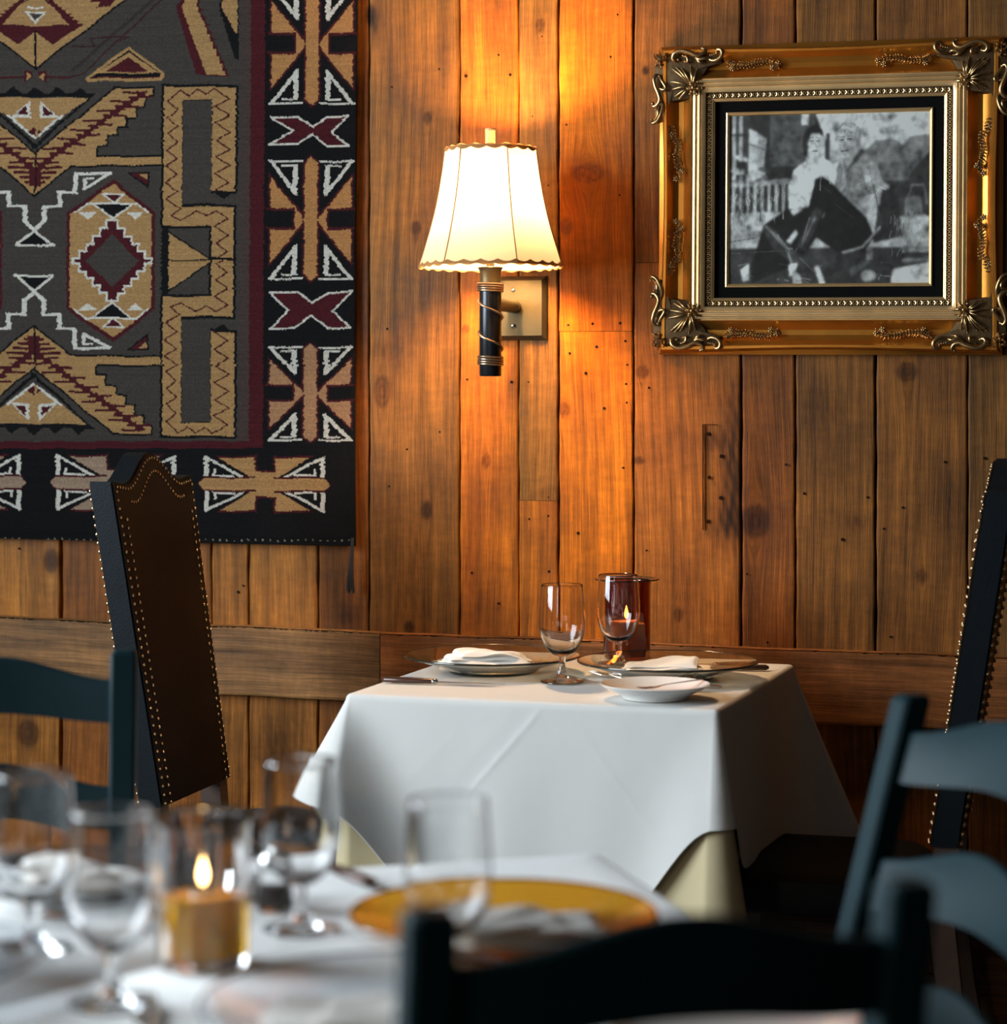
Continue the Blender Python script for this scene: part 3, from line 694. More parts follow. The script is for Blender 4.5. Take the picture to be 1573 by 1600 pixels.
def coil(y0, y1, turns, r_):
    n = int(turns*28); return [(r_*math.cos(PI/2+2*PI*turns*k/n), YP+r_*math.sin(PI/2+2*PI*turns*k/n)*1.0, lz(y0+(y1-y0)*k/n)) for k in range(n+1)]
mb.tube(coil(442, 456, 4, rt+.0028), .0021, 8)
mb.tube(coil(556, 571, 4, rt+.0028), .0021, 8)
mb.tube(coil(457, 555, 2, rt+.0024), .0021, 8)
mb.build('wire_wrap', M_WIRE, sconce)
mb = MB(); mb.lathe([(.0085, lz(418)), (.0085, lz(395)), (.011, lz(390)), (.011, lz(365)), (0, lz(365))], 20, Matrix.Translation((0, YP, 0))); mb.build('bulb_socket', M_BRASS, sconce)
RB, RT = .1432, .0905
Z0, Z1 = lz(417), lz(233)
def shade_r(t, ph):
    r_ = RB+(RT-RB)*t-.0075*math.sin(PI*t)
    a = (ph-R(6)) % (PI/3)-PI/6
    poly = math.cos(PI/6)/math.cos(a)
    return r_*(1-.32+.32*poly)*1.02
mb = MB(); rings = []; ns = 144
for i in range(25):
    t = i/24; rings.append([(shade_r(t, 2*PI*k/ns)*math.cos(2*PI*k/ns), YP+shade_r(t, 2*PI*k/ns)*math.sin(2*PI*k/ns), Z0+(Z1-Z0)*t) for k in range(ns)])
mb.loft(rings, caps=False); mb.build('lamp_shade', M_SHADE, sconce, smooth=60)
shade = bpy.data.objects['lamp_shade']
mb = MB()
for k in range(6):
    ph = R(6)+k*PI/3
    mb.tube([((shade_r(t, ph)+.0006)*math.cos(ph), YP+(shade_r(t, ph)+.0006)*math.sin(ph), Z0+(Z1-Z0)*t) for t in np.linspace(0.01, .99, 16)], .0012, 6)
mb.build('seam_piping', M_TRIM, shade)
def scallop(t0, up, hgt, nsc, amp):
    mb = MB(); n = nsc*10; ra = []; rb = []; rc = []
    for k in range(n):
        ph = 2*PI*k/n; t = t0; r_ = shade_r(t, ph)+.0012; z = Z0+(Z1-Z0)*t
        s = abs(math.sin(ph*nsc/2)); h = hgt+amp*(s if up < 0 else (1-s))
        zz = z+up*h; tt = (zz-Z0)/(Z1-Z0); r2 = shade_r(min(max(tt, 0), 1), ph)+.0022
        ra.append((r_*math.cos(ph), YP+r_*math.sin(ph), z-up*.0022*(1+.8*math.sin(ph*nsc)))); rb.append((r2*math.cos(ph), YP+r2*math.sin(ph), zz))
        r3 = r_-.0030; rc.append((r3*math.cos(ph), YP+r3*math.sin(ph), z-up*.0022*(1+.8*math.sin(ph*nsc))))
    mb.loft([rc, ra, rb], caps=False); return mb.build('scalloped_trim', M_TRIM, shade, smooth=50)
scallop(0.0, 1, .0035, 26, .0055); scallop(1.0, -1, .003, 18, .005)
mb = MB(); mb.lathe([(0, lz(231)), (.0095, lz(231)), (.0102, lz(226)), (.0102, lz(206)), (.0112, lz(203)), (.010, lz(200.5)), (0, lz(200))], 20, Matrix.Translation((0, YP, 0))); mb.build('finial', simple('tan_finial_wood', (.40, .25, .11), .6), sconce)
mb = MB()
for k in range(3):
    a = k*2*PI/3+.4; mb.tube([(0, YP, Z1-.002), (shade_r(1, a)*.985*math.cos(a), YP+shade_r(1, a)*.985*math.sin(a), Z1-.002)], .0012, 6)
mb.tube([(0, YP, lz(365)), (0, YP, lz(231))], .0015, 6)
mb.build('shade_spider', M_BRASS, sconce)
mb = MB(); zb2 = lz(296); mb.lathe([(.011, lz(366)), (.014, zb2-.025), (.027, zb2-.005), (.029, zb2+.008), (.022, zb2+.026), (.008, zb2+.034), (0, zb2+.035)], 24, Matrix.Translation((0.0, YP, 0)))
bulb = mb.build('bulb', M_BULB, sconce)

# ------------------------------------------------------------------ gilt picture frame
c4 = [on_y(1031, 74, -.006), on_y(1568, 60, -.006), on_y(1567, 553, -.006), on_y(1033, 556, -.006)]
cen = sum(c4, Vector())/4
fw = ((c4[1]-c4[0]).length+(c4[2]-c4[3]).length)/2; fh = ((c4[3]-c4[0]).length+(c4[2]-c4[1]).length)/2
tv = (c4[1]-c4[0])+(c4[2]-c4[3]); tilt = math.atan2(tv.z, tv.x)
pf = thing('picture_frame', 'ornate gilt frame with black and white photograph hanging on plank wall', 'picture', cen)
pf.rotation_euler = (0, -tilt, 0)
S_ = fw/537.0                                  # metres per photo pixel in the frame's plane
W2, H2 = fw/2, fh/2
def rectring(ins, y):
    a, c = W2-ins, H2-ins; return [(-a, -y, -c), (a, -y, -c), (a, -y, c), (-a, -y, c)]
prof = [(0, .001), (0, .014), (.004, .018), (.006, .030), (.010, .036), (.016, .036), (.021, .031), (.030, .021), (.040, .0155), (.050, .0165), (.060, .024), (.0675, .0335), (.0690, .0350)]
prof2 = [(.0690, .0350), (.0697, .0300), (.0712, .0298), (.0722, .0340), (.0765, .0350), (.0778, .0340), (.0784, .0298), (.0800, .0298), (.0810, .0335), (.0850, .0342), (.0862, .0330), (.0868, .0285), (.0884, .0285), (.0894, .0320), (.0950, .0310), (.0972, .0295), (.0975, .0245)]
nside = 30
def swell(s):  return .0075*math.sin(PI*s)**2            # the long sides sweep gently inwards between the carved corners
def frame_loft(prof, name, mat):
    mb = MB(); rings = []
    for ins, h in prof:
        ring = []; k_ = max(0, 1-ins/.03) if ins > .003 else 0.0
        crn = rectring(ins, h)
        for e_ in range(4):
            A = Vector(crn[e_]); B = Vector(crn[(e_+1) % 4])
            nrm = {0: Vector((0, 0, 1)), 1: Vector((-1, 0, 0)), 2: Vector((0, 0, -1)), 3: Vector((1, 0, 0))}[e_]
            for j in range(nside): s = j/nside; ring.append(tuple(A.lerp(B, s)+nrm*swell(s)*k_))
        rings.append(ring)
    mb.loft(rings, caps=False); return mb.build(name, mat, pf, smooth=25)
frame_loft(prof, 'cove_moulding', M_COVE); frame_loft(prof2, 'fluted_band', M_GOLD)
# beaded strip: small leaf pairs on a dark bed
mb = MB(); mb.loft([rectring(.0975, .0245), rectring(.0978, .022), rectring(.1085, .020), rectring(.1088, .0225)], caps=False); mb.build('bead_channel', simple('dark_bronze_channel', (.05, .03, .012), .5, .6), pf, smooth=20)
mb = MB()
def leafpair(cx, cz, ang):
    M = Matrix.Translation((cx, -.0222, cz)) @ Matrix.Rotation(ang, 4, 'Y')
    for s in (-1, 1):
        mb.tube([(s*.0012, 0, -.0038), (s*.0040, -.0012, -.0030), (s*.0052, -.0016, 0), (s*.0038, -.0012, .0028), (s*.0018, 0, .0020)], [.0006, .0012, .0014, .0013, .0009], 6, M)
    mb.ball((0, -.0006, .0005), .0010, .0012, .0026, 6, 4, M)
ins = .1032
nh = int((2*(W2-ins))/.0125); nv = int((2*(H2-ins))/.0125)
for k in range(nh):
    x = -(W2-ins)+(k+.5)*2*(W2-ins)/nh; leafpair(x, H2-ins, 0); leafpair(x, -(H2-ins), PI)
for k in range(nv):
    z = -(H2-ins)+(k+.5)*2*(H2-ins)/nv; leafpair(-(W2-ins), z, -PI/2); leafpair(W2-ins, z, PI/2)
mb.build('leaf_beading', M_GOLD, pf)
mb = MB(); mb.loft([rectring(.1088, .0225), rectring(.1098, .0235), rectring(.1150, .020), rectring(.1155, .012)], caps=False); mb.build('inner_lip', M_GOLD, pf, smooth=20)
mb = MB(); mb.loft([rectring(.1155, .012), rectring(.1375, .012), rectring(.1375, .008)], caps=False); mb.build('mat', M_MAT, pf, smooth=0)
mb = MB(); mb.loft([rectring(.1370, .010), rectring(.1372, .0155), rectring(.1395, .0165), rectring(.1430, .0140), rectring(.1450, .008)], caps=False); mb.build('fillet', M_GOLD, pf, smooth=20)
pxw, pzh = W2-.1445, H2-.1445
# carved corners (built once for the top left corner, mirrored for the others)
def op(cx, cy, h=.034):          # crop coordinates of the measured corner -> frame-local metres
    x = (cx/5.424+1010-1031)*S_; y = (cy/5.424+50-76)*S_
    return (-W2+x, -h, H2-y)
def ground_mb():
    mb = MB()
    out_ = [(75, 210), (250, 165), (430, 185), (660, 180), (690, 290), (560, 330), (500, 420), (545, 560), (430, 610), (330, 620), (190, 640), (165, 720), (150, 800), (70, 800), (70, 660), (110, 600), (60, 480)]
    ring0 = [op(x, y, .012) for x, y in out_]; c0 = (300, 390)
    ring1 = [op(c0[0]+(x-c0[0])*.93, c0[1]+(y-c0[1])*.93, .030) for x, y in out_]; ring2 = [op(c0[0]+(x-c0[0])*.5, c0[1]+(y-c0[1])*.5, .034) for x, y in out_]
    mb.loft([ring0, ring1, ring2])
    return mb
def corner_mb():
    mb = MB()
    def scroll(pts, r0, r1, h=.037, n=6, bulge=.006):
        sp_ = spline([(x, y, h+bulge*math.sin(PI*i/(len(pts)-1))) for i, (x, y) in enumerate(pts)], n)
        m_ = len(sp_); rad = [(r0+(r1-r0)*abs(math.sin(PI*i/(m_-1)))) for i in range(m_)]
        mb.tube([op(a, b_, c) for a, b_, c in sp_], [q*1.25 for q in rad], 8)
        e = sp_[0]; mb.ball(op(e[0], e[1], e[2]), r0*1.7); e = sp_[-1]; mb.ball(op(e[0], e[1], e[2]), r0*1.7)
    # backing relief that carries the carving
    scroll([(290, 268), (262, 275), (245, 248), (265, 212), (320, 195), (390, 212), (455, 240), (505, 225), (522, 190), (500, 176)], .0022, .0042)
    scroll([(330, 235), (370, 255), (375, 290), (350, 285)], .0016, .0026)
    scroll([(420, 235), (470, 270), (530, 265), (560, 280)], .0014, .003); scroll([(430, 250), (480, 295), (520, 300)], .0012, .0024)
    scroll([(545, 262), (590, 285), (640, 275), (672, 240), (665, 200), (630, 192), (622, 220)], .0020, .0036)
    for k in range(4): mb.ball(op(570+k*18, 240-k*4, .042), .0018)
    scroll([(125, 405), (100, 395), (82, 430), (95, 490), (120, 550), (135, 610), (110, 655), (75, 665), (68, 640)], .0022, .0042)
    scroll([(125, 405), (150, 450), (185, 505), (170, 525), (130, 510), (105, 470)], .0014, .0028)
    scroll([(145, 600), (160, 660), (150, 720), (115, 790), (70, 810), (60, 780)], .0016, .0032); scroll([(90, 690), (120, 700), (115, 745), (85, 780)], .0014, .0024)
    # shell ribs fanning from the flower
    for tx, ty in ((240, 345), (275, 335), (320, 345), (395, 325), (410, 345), (450, 355), (225, 455), (240, 520), (265, 580), (300, 600)):
        scroll([(410, 505), (410+(tx-410)*.5+6, 505+(ty-505)*.5-6), (tx, ty)], .0010, .0019, .036, 5, .007)
    for k in range(10):
        f_ = .35+.06*k; bx, by = 410+(255-410)*f_, 505+(345-505)*f_; mb.tube([op(bx-14*f_*2, by+10*f_, .040), op(bx+20*f_, by-12*f_, .040)], .0006, 5)
    # flower
    for a, l_ in ((0, 70), (60, 62), (125, 60), (180, 55), (240, 60), (300, 66)):
        dx, dy = math.cos(R(a))*l_, math.sin(R(a))*l_*.95
        mb.tube([op(430+dx*.2, 520+dy*.2, .040), op(430+dx*.6, 520+dy*.6, .044), op(430+dx, 520+dy, .041)], [.0016, .0040, .0022], 8)
        mb.ball(op(430+dx, 520+dy, .042), .0026)
    mb.ball(op(425, 515, .045), .0042); mb.ball(op(405, 488, .044), .0032)
    # leafy cluster at the very corner
    rnd = random.Random(3)
    for k in range(15):
        a = rnd.uniform(0, 2*PI); q = rnd.uniform(10, 75); x, y = 140+q*math.cos(a)*.9, 275+q*math.sin(a)
        b_ = rnd.uniform(0, 2*PI); l_ = rnd.uniform(18, 40)
        mb.tube([op(x-l_*math.cos(b_), y-l_*math.sin(b_), .034), op(x, y, .041), op(x+l_*math.cos(b_)*.8, y+l_*math.sin(b_)*.8, .036)], [.0010, .0026, .0008], 6)
    return mb
def vine_mb(pts, fl):
    mb = MB(); sp_ = spline(pts, 8); mb.tube([op(x, y, .026) for x, y in sp_], [.0019]*len(sp_), 7)
    rnd = random.Random(5)
    for i in range(3, len(sp_)-1, 2):
        x, y = sp_[i]; dx, dy = sp_[i][0]-sp_[i-2][0], sp_[i][1]-sp_[i-2][1]; l_ = math.hypot(dx, dy); dx /= l_; dy /= l_
        for s in (-1, 1):
            q = rnd.uniform(16, 34); ex_, ey_ = x+dx*q*.7-dy*s*q, y+dy*q*.7+dx*s*q
            mb.tube([op(x, y, .026), op((x+ex_)/2, (y+ey_)/2, .030), op(ex_, ey_, .026)], [.0010, .0024, .0011], 6)
            mb.ball(op(ex_, ey_, .027), .0019, seg=7, rng=5)
    for cx, cy in fl:
        for a in range(5):
            mb.ball(op(cx+17*math.cos(a*1.257), cy+17*math.sin(a*1.257), .028), .0027, seg=7, rng=5)
        mb.ball(op(cx, cy, .031), .0022)
    return mb
def mirrored(mbs, sx, sz):
    n = MB(); n.v = [(x*sx, y, z*sz) for x, y, z in mbs.v]; n.f = [tuple(reversed(f)) if sx*sz < 0 else f for f in mbs.f]; return n
cm = corner_mb(); gm = ground_mb()
vh = vine_mb([(690, 285), (755, 318), (850, 328), (950, 312), (1050, 300), (1150, 325)], [(1100, 355), (1150, 322), (755, 352)])
vv = vine_mb([(205, 800), (240, 900), (285, 1000), (272, 1100), (295, 1190), (325, 1240)], [(325, 1225), (270, 1290), (225, 905)])
for sx in (1, -1):
    for sz in (1, -1):
        mirrored(gm, sx, sz).build('corner_ground', M_GROUND, pf, smooth=50)
        mirrored(cm, sx, sz).build('corner_carving', M_BRONZE, pf, smooth=50)
        mirrored(vh, sx, sz).build('vine_carving', M_BRONZE, pf, smooth=50)
        mirrored(vv, sx, sz).build('vine_carving', M_BRONZE, pf, smooth=50)

# the photograph: two people sitting on a porch (tones only)
pw, ph_ = 330, 252
ux, uy = np.meshgrid((np.arange(pw)+.5)/pw*345, (np.arange(ph_)+.5)/ph_*261)
pc = Canvas(ux, uy, (.32,)*3)
g = lambda v: (v*.95, v*.98, v*.93)
for k in range(30):                               # sky falling to haze, hill
    pc.rect(150, k*4, 345, k*4+4, g(.42-.004*k))
pc.poly([(200, 130), (215, 85), (232, 60), (255, 42), (285, 40), (300, 50), (315, 36), (345, 34), (345, 130)], g(.17)); pc.poly([(215, 130), (240, 80), (345, 70), (345, 130)], g(.13))
pc.poly([(290, 130), (318, 88), (345, 62), (345, 140)], g(.05)); pc.rect(255, 105, 345, 160, g(.05))
pc.rect(0, 0, 170, 150, g(.035)); pc.rect(70, 0, 150, 80, g(.09)); pc.rect(0, 0, 34, 130, g(.05))
for x in (4, 16): pc.rect(x, 0, x+6, 105, g(.30))
pc.rect(0, 28, 30, 31, g(.03)); pc.poly([(10, 60), (30, 66), (30, 72), (10, 66)], g(.34)); pc.rect(12, 70, 28, 100, g(.02))
pc.poly([(34, 20), (48, 26), (46, 100), (32, 104)], g(.36)); pc.poly([(48, 27), (64, 36), (58, 96), (46, 100)], g(.30)); pc.line([(34, 44), (64, 54)], 2, g(.05))
for k in range(4): pc.line([(52+k*3, 32+k), (51+k*3, 44+k)], 1.5, g(.08))
pc.rect(125, 0, 138, 16, g(.45)); pc.rect(158, 0, 166, 75, g(.36)); pc.poly([(150, 0), (185, 0), (178, 30), (170, 45)], g(.40)); pc.rect(168, 30, 175, 75, g(.05))
pc.poly([(0, 104), (110, 98), (110, 106), (0, 112)], g(.22))
for k in range(9):
    x = 4+k*12.5; pc.poly([(x, 106), (x+6, 105), (x+5, 176), (x, 178)], g(.30 if k % 3 else .38))
for k in range(26): pc.ell(RNG.uniform(0, 70), RNG.uniform(82, 108), RNG.uniform(2, 7), RNG.uniform(1.5, 4), g(RNG.uniform(.06, .35)))
for k in range(40): pc.ell(RNG.uniform(0, 60), RNG.uniform(110, 200), RNG.uniform(2, 6), RNG.uniform(2, 6), g(RNG.uniform(.08, .34)), .6)
pc.poly([(0, 185), (50, 178), (50, 200), (0, 206)], g(.30)); pc.rect(0, 206, 345, 261, g(.045)); pc.poly([(20, 240), (34, 230), (34, 255), (24, 258)], g(.42)); pc.poly([(60, 238), (78, 222), (80, 240), (70, 246)], g(.40))
pc.poly([(285, 240), (345, 230), (345, 261), (280, 261)], g(.40)); pc.rect(300, 205, 345, 214, g(.20)); pc.rect(300, 224, 345, 229, g(.16))
# wicker chair, jug
pc.poly([(255, 100), (278, 112), (262, 170), (248, 200), (240, 170)], g(.30)); pc.poly([(262, 115), (290, 120), (300, 190), (250, 200)], g(.04))
pc.poly([(305, 130), (330, 128), (336, 160), (302, 162)], g(.14)); pc.line([(310, 128), (316, 112), (336, 112), (342, 140)], 1.6, g(.2)); pc.line([(300, 162), (338, 158)], 3, g(.26))
for k in range(7): pc.line([(300+k*5, 164), (285+k*6, 200)], 1.4, g(.22))
# seated woman in a pale blouse
pc.poly([(104, 110), (112, 86), (130, 74), (146, 68), (166, 70), (184, 76), (196, 88), (190, 128), (150, 150), (108, 148)], g(.50)); pc.poly([(102, 112), (112, 90), (122, 96), (120, 130), (132, 148), (104, 152)], g(.44))
pc.poly([(132, 76), (136, 52), (156, 52), (158, 72), (146, 80)], g(.36)); pc.ell(147, 43, 13, 18, g(.38)); pc.poly([(130, 62), (127, 38), (134, 22), (150, 15), (162, 24), (164, 36), (156, 30), (142, 30), (137, 44), (136, 66)], g(.02))
pc.ell(143, 42, 3, 1.2, g(.08)); pc.ell(154, 42, 2.4, 1.2, g(.1)); pc.line([(150, 46), (151, 51)], 1.4, g(.22)); pc.line([(146, 56), (153, 56)], 1.6, g(.12)); pc.poly([(132, 30), (138, 50), (136, 62), (131, 58)], g(.04))
pc.line([(120, 118), (136, 138)], 2, g(.28)); pc.line([(150, 84), (146, 130)], 1.2, g(.38))
pc.poly([(60, 170), (100, 146), (150, 142), (170, 170), (120, 230), (40, 261), (40, 230)], g(.012)); pc.poly([(106, 148), (124, 140), (128, 148), (112, 156)], g(.3))
# seated man in a grey shirt, one boot across his knee
pc.poly([(182, 118), (188, 78), (206, 66), (228, 60), (250, 72), (266, 98), (262, 140), (244, 152), (214, 152)], g(.20)); pc.poly([(236, 78), (254, 76), (268, 108), (256, 150), (236, 158), (216, 142), (232, 132)], g(.27)); pc.line([(196, 74), (202, 110), (192, 120)], 2.4, g(.36)); pc.line([(222, 128), (238, 124), (252, 112)], 1.6, g(.10))
pc.poly([(198, 62), (226, 52), (232, 62), (214, 82), (204, 84)], g(.26)); pc.poly([(228, 54), (236, 58), (220, 76), (206, 86), (216, 70)], g(.07))
pc.ell(204, 44, 16, 22, g(.30), 1, -.15); pc.poly([(184, 44), (184, 24), (196, 14), (216, 14), (228, 26), (228, 50), (220, 54), (218, 34), (204, 28), (192, 30)], g(.22)); pc.poly([(190, 22), (206, 15), (222, 22), (214, 28), (198, 25)], g(.36))
pc.ell(196, 42, 3.2, 1.4, g(.06)); pc.ell(208, 40, 3.2, 1.4, g(.06)); pc.line([(192, 38), (200, 37)], 1.6, g(.1)); pc.line([(203, 43), (200, 52)], 1.8, g(.2)); pc.line([(196, 58), (206, 57)], 1.8, g(.12)); pc.ell(212, 56, 6, 9, g(.18), .6)
pc.poly([(150, 100), (162, 96), (176, 104), (214, 140), (238, 160), (252, 190), (236, 212), (190, 214), (150, 190), (168, 150), (130, 210), (112, 196), (136, 150)], g(.014)); pc.poly([(118, 204), (150, 142), (162, 150), (134, 212)], g(.05)); pc.line([(128, 200), (150, 160)], 3, g(.16))
pc.poly([(58, 176), (66, 170), (84, 182), (110, 206), (128, 222), (122, 240), (108, 246), (104, 226), (76, 206)], g(.055)); pc.line([(64, 172), (100, 206), (112, 236)], 2.4, g(.24)); pc.poly([(100, 196), (116, 178), (120, 184), (108, 200)], g(.42)); pc.poly([(104, 232), (120, 230), (114, 246), (106, 250)], g(.5))
pc.poly([(122, 216), (150, 228), (164, 261), (118, 261)], g(.05)); pc.poly([(148, 236), (156, 234), (168, 261), (158, 261)], g(.42)); pc.poly([(110, 240), (124, 248), (128, 261), (112, 261)], g(.3))
pc.line([(198, 214), (232, 206), (262, 176)], 3, g(.30)); pc.poly([(210, 240), (240, 222), (246, 228), (214, 252)], g(.10)); pc.ell(242, 250, 13, 9, g(.26)); pc.rect(238, 205, 250, 226, g(.18))
def soften(C, n):
    for _ in range(n):
        P2 = np.pad(C, ((1, 1), (1, 1), (0, 0)), mode='edge'); C = (P2[:-2, 1:-1]+P2[2:, 1:-1]+P2[1:-1, :-2]+P2[1:-1, 2:]+2*P2[1:-1, 1:-1])/6
    return C
def smooth_noise(n):
    q = RNG.normal(0, 1, T0.shape)
    for _ in range(n): P2 = np.pad(q, 1, mode='wrap'); q = (P2[:-2, 1:-1]+P2[2:, 1:-1]+P2[1:-1, :-2]+P2[1:-1, 2:]+P2[1:-1, 1:-1])/5
    return q/q.std()
pc.C = soften(pc.C, 7); T0 = pc.C[..., 0]
# fine detail over the soft tones: faces, folds, pickets, straw
for ax_, ay_, bx_, by_, wv_, gv_ in ((139,41,146,41,1.6,.05),(151,41,157,41,1.6,.06),(138,37,146,36,1.2,.08),(151,36,158,37,1.2,.08),(149,45,151,51,1.3,.20),(145,57,153,57,1.7,.10),(192,41,199,40,1.8,.05),(205,39,212,39,1.8,.05),
    (191,36,200,36,1.3,.09),(204,35,213,35,1.3,.09),(201,43,199,51,1.5,.17),(194,58,206,57,1.8,.09),(196,64,210,62,1.2,.2),(130,84,126,110,1.2,.36),(138,90,140,128,1.0,.38),(160,84,158,118,1.0,.40),(112,100,118,128,1.2,.34),(170,90,176,108,1.2,.34),
    (212,92,206,124,1.3,.13),(228,84,238,118,1.5,.14),(244,90,252,130,1.4,.18),(222,110,246,102,1.2,.32),(232,128,256,120,1.3,.14),(200,84,196,108,1.2,.34),(240,140,258,118,1.2,.34),
    (160,110,178,122,1.2,.05),(186,140,214,160,1.4,.05),(140,160,128,196,2.0,.14),(84,186,106,210,2.2,.20),(124,222,152,246,2.0,.12),(0,196,46,190,1.4,.08),(0,214,110,210,1.2,.10),(250,110,262,160,1.6,.08),(258,112,270,118,1.6,.36)):
    pc.line([(ax_, ay_), (bx_, by_)], wv_, g(gv_), .8)
for k in range(55):
    x = RNG.uniform(0, 98); y = RNG.uniform(104, 158); pc.line([(x, y), (x+RNG.uniform(-4, 4), y+RNG.uniform(6, 22))], RNG.uniform(.8, 1.8), g(RNG.choice([.03, .06, .34, .42])), .55)
for k in range(60):
    x = RNG.uniform(280, 342); y = RNG.uniform(150, 215); pc.line([(x, y), (x+RNG.uniform(-8, 3), y+RNG.uniform(5, 16))], RNG.uniform(.8, 1.5), g(RNG.choice([.04, .3, .36])), .45)
for k in range(50):
    x = RNG.uniform(184, 228); y = RNG.uniform(14, 32); pc.line([(x, y), (x+RNG.uniform(-7, 7), y+RNG.uniform(3, 9))], 1.0, g(RNG.choice([.12, .38, .30])), .5)
for k in range(40):
    x = RNG.uniform(0, 345); y = RNG.uniform(206, 258); pc.line([(x, y), (x+RNG.uniform(-20, 20), y+RNG.uniform(-5, 5))], RNG.uniform(.8, 2.2), g(RNG.choice([.02, .03, .12, .26])), .45)
T_ = soften(pc.C, 1)[..., 0]
T_ = T_*(1+.16*smooth_noise(60)+.10*smooth_noise(14))*(1+.05*RNG.normal(0, 1, T_.shape))
T_ = np.clip(np.clip(T_, .004, 1)**1.35*2.8+.006, .006, .82)
colp = np.stack([T_*.97, T_*.99, T_*.95, np.ones_like(T_)], -1)
xs = np.linspace(-pxw, pxw, pw+1); zs = np.linspace(pzh, -pzh, ph_+1)
XX, ZZ = np.meshgrid(xs, zs); co, q = grid_mesh('', XX, np.full_like(XX, -.0095), ZZ, None, None)
prn = mesh_np('photograph_print', co, q[:, ::-1], attr_mat('photo_paper', 'col', .45, spec=.3), face_cols=colp.reshape(-1, 4), parent=pf, smooth=False)
mb = MB(); mb.box(-pxw-.004, pxw+.004, -.0118, -.0108, -pzh-.004, pzh+.004); mb.build('glass_pane', M_PGLASS, pf, smooth=0)
mb = MB(); mb.box(-W2+.02, W2-.02, -.007, -.001, -H2+.02, H2-.02); mb.build('back_board', M_DARK, pf, smooth=0)

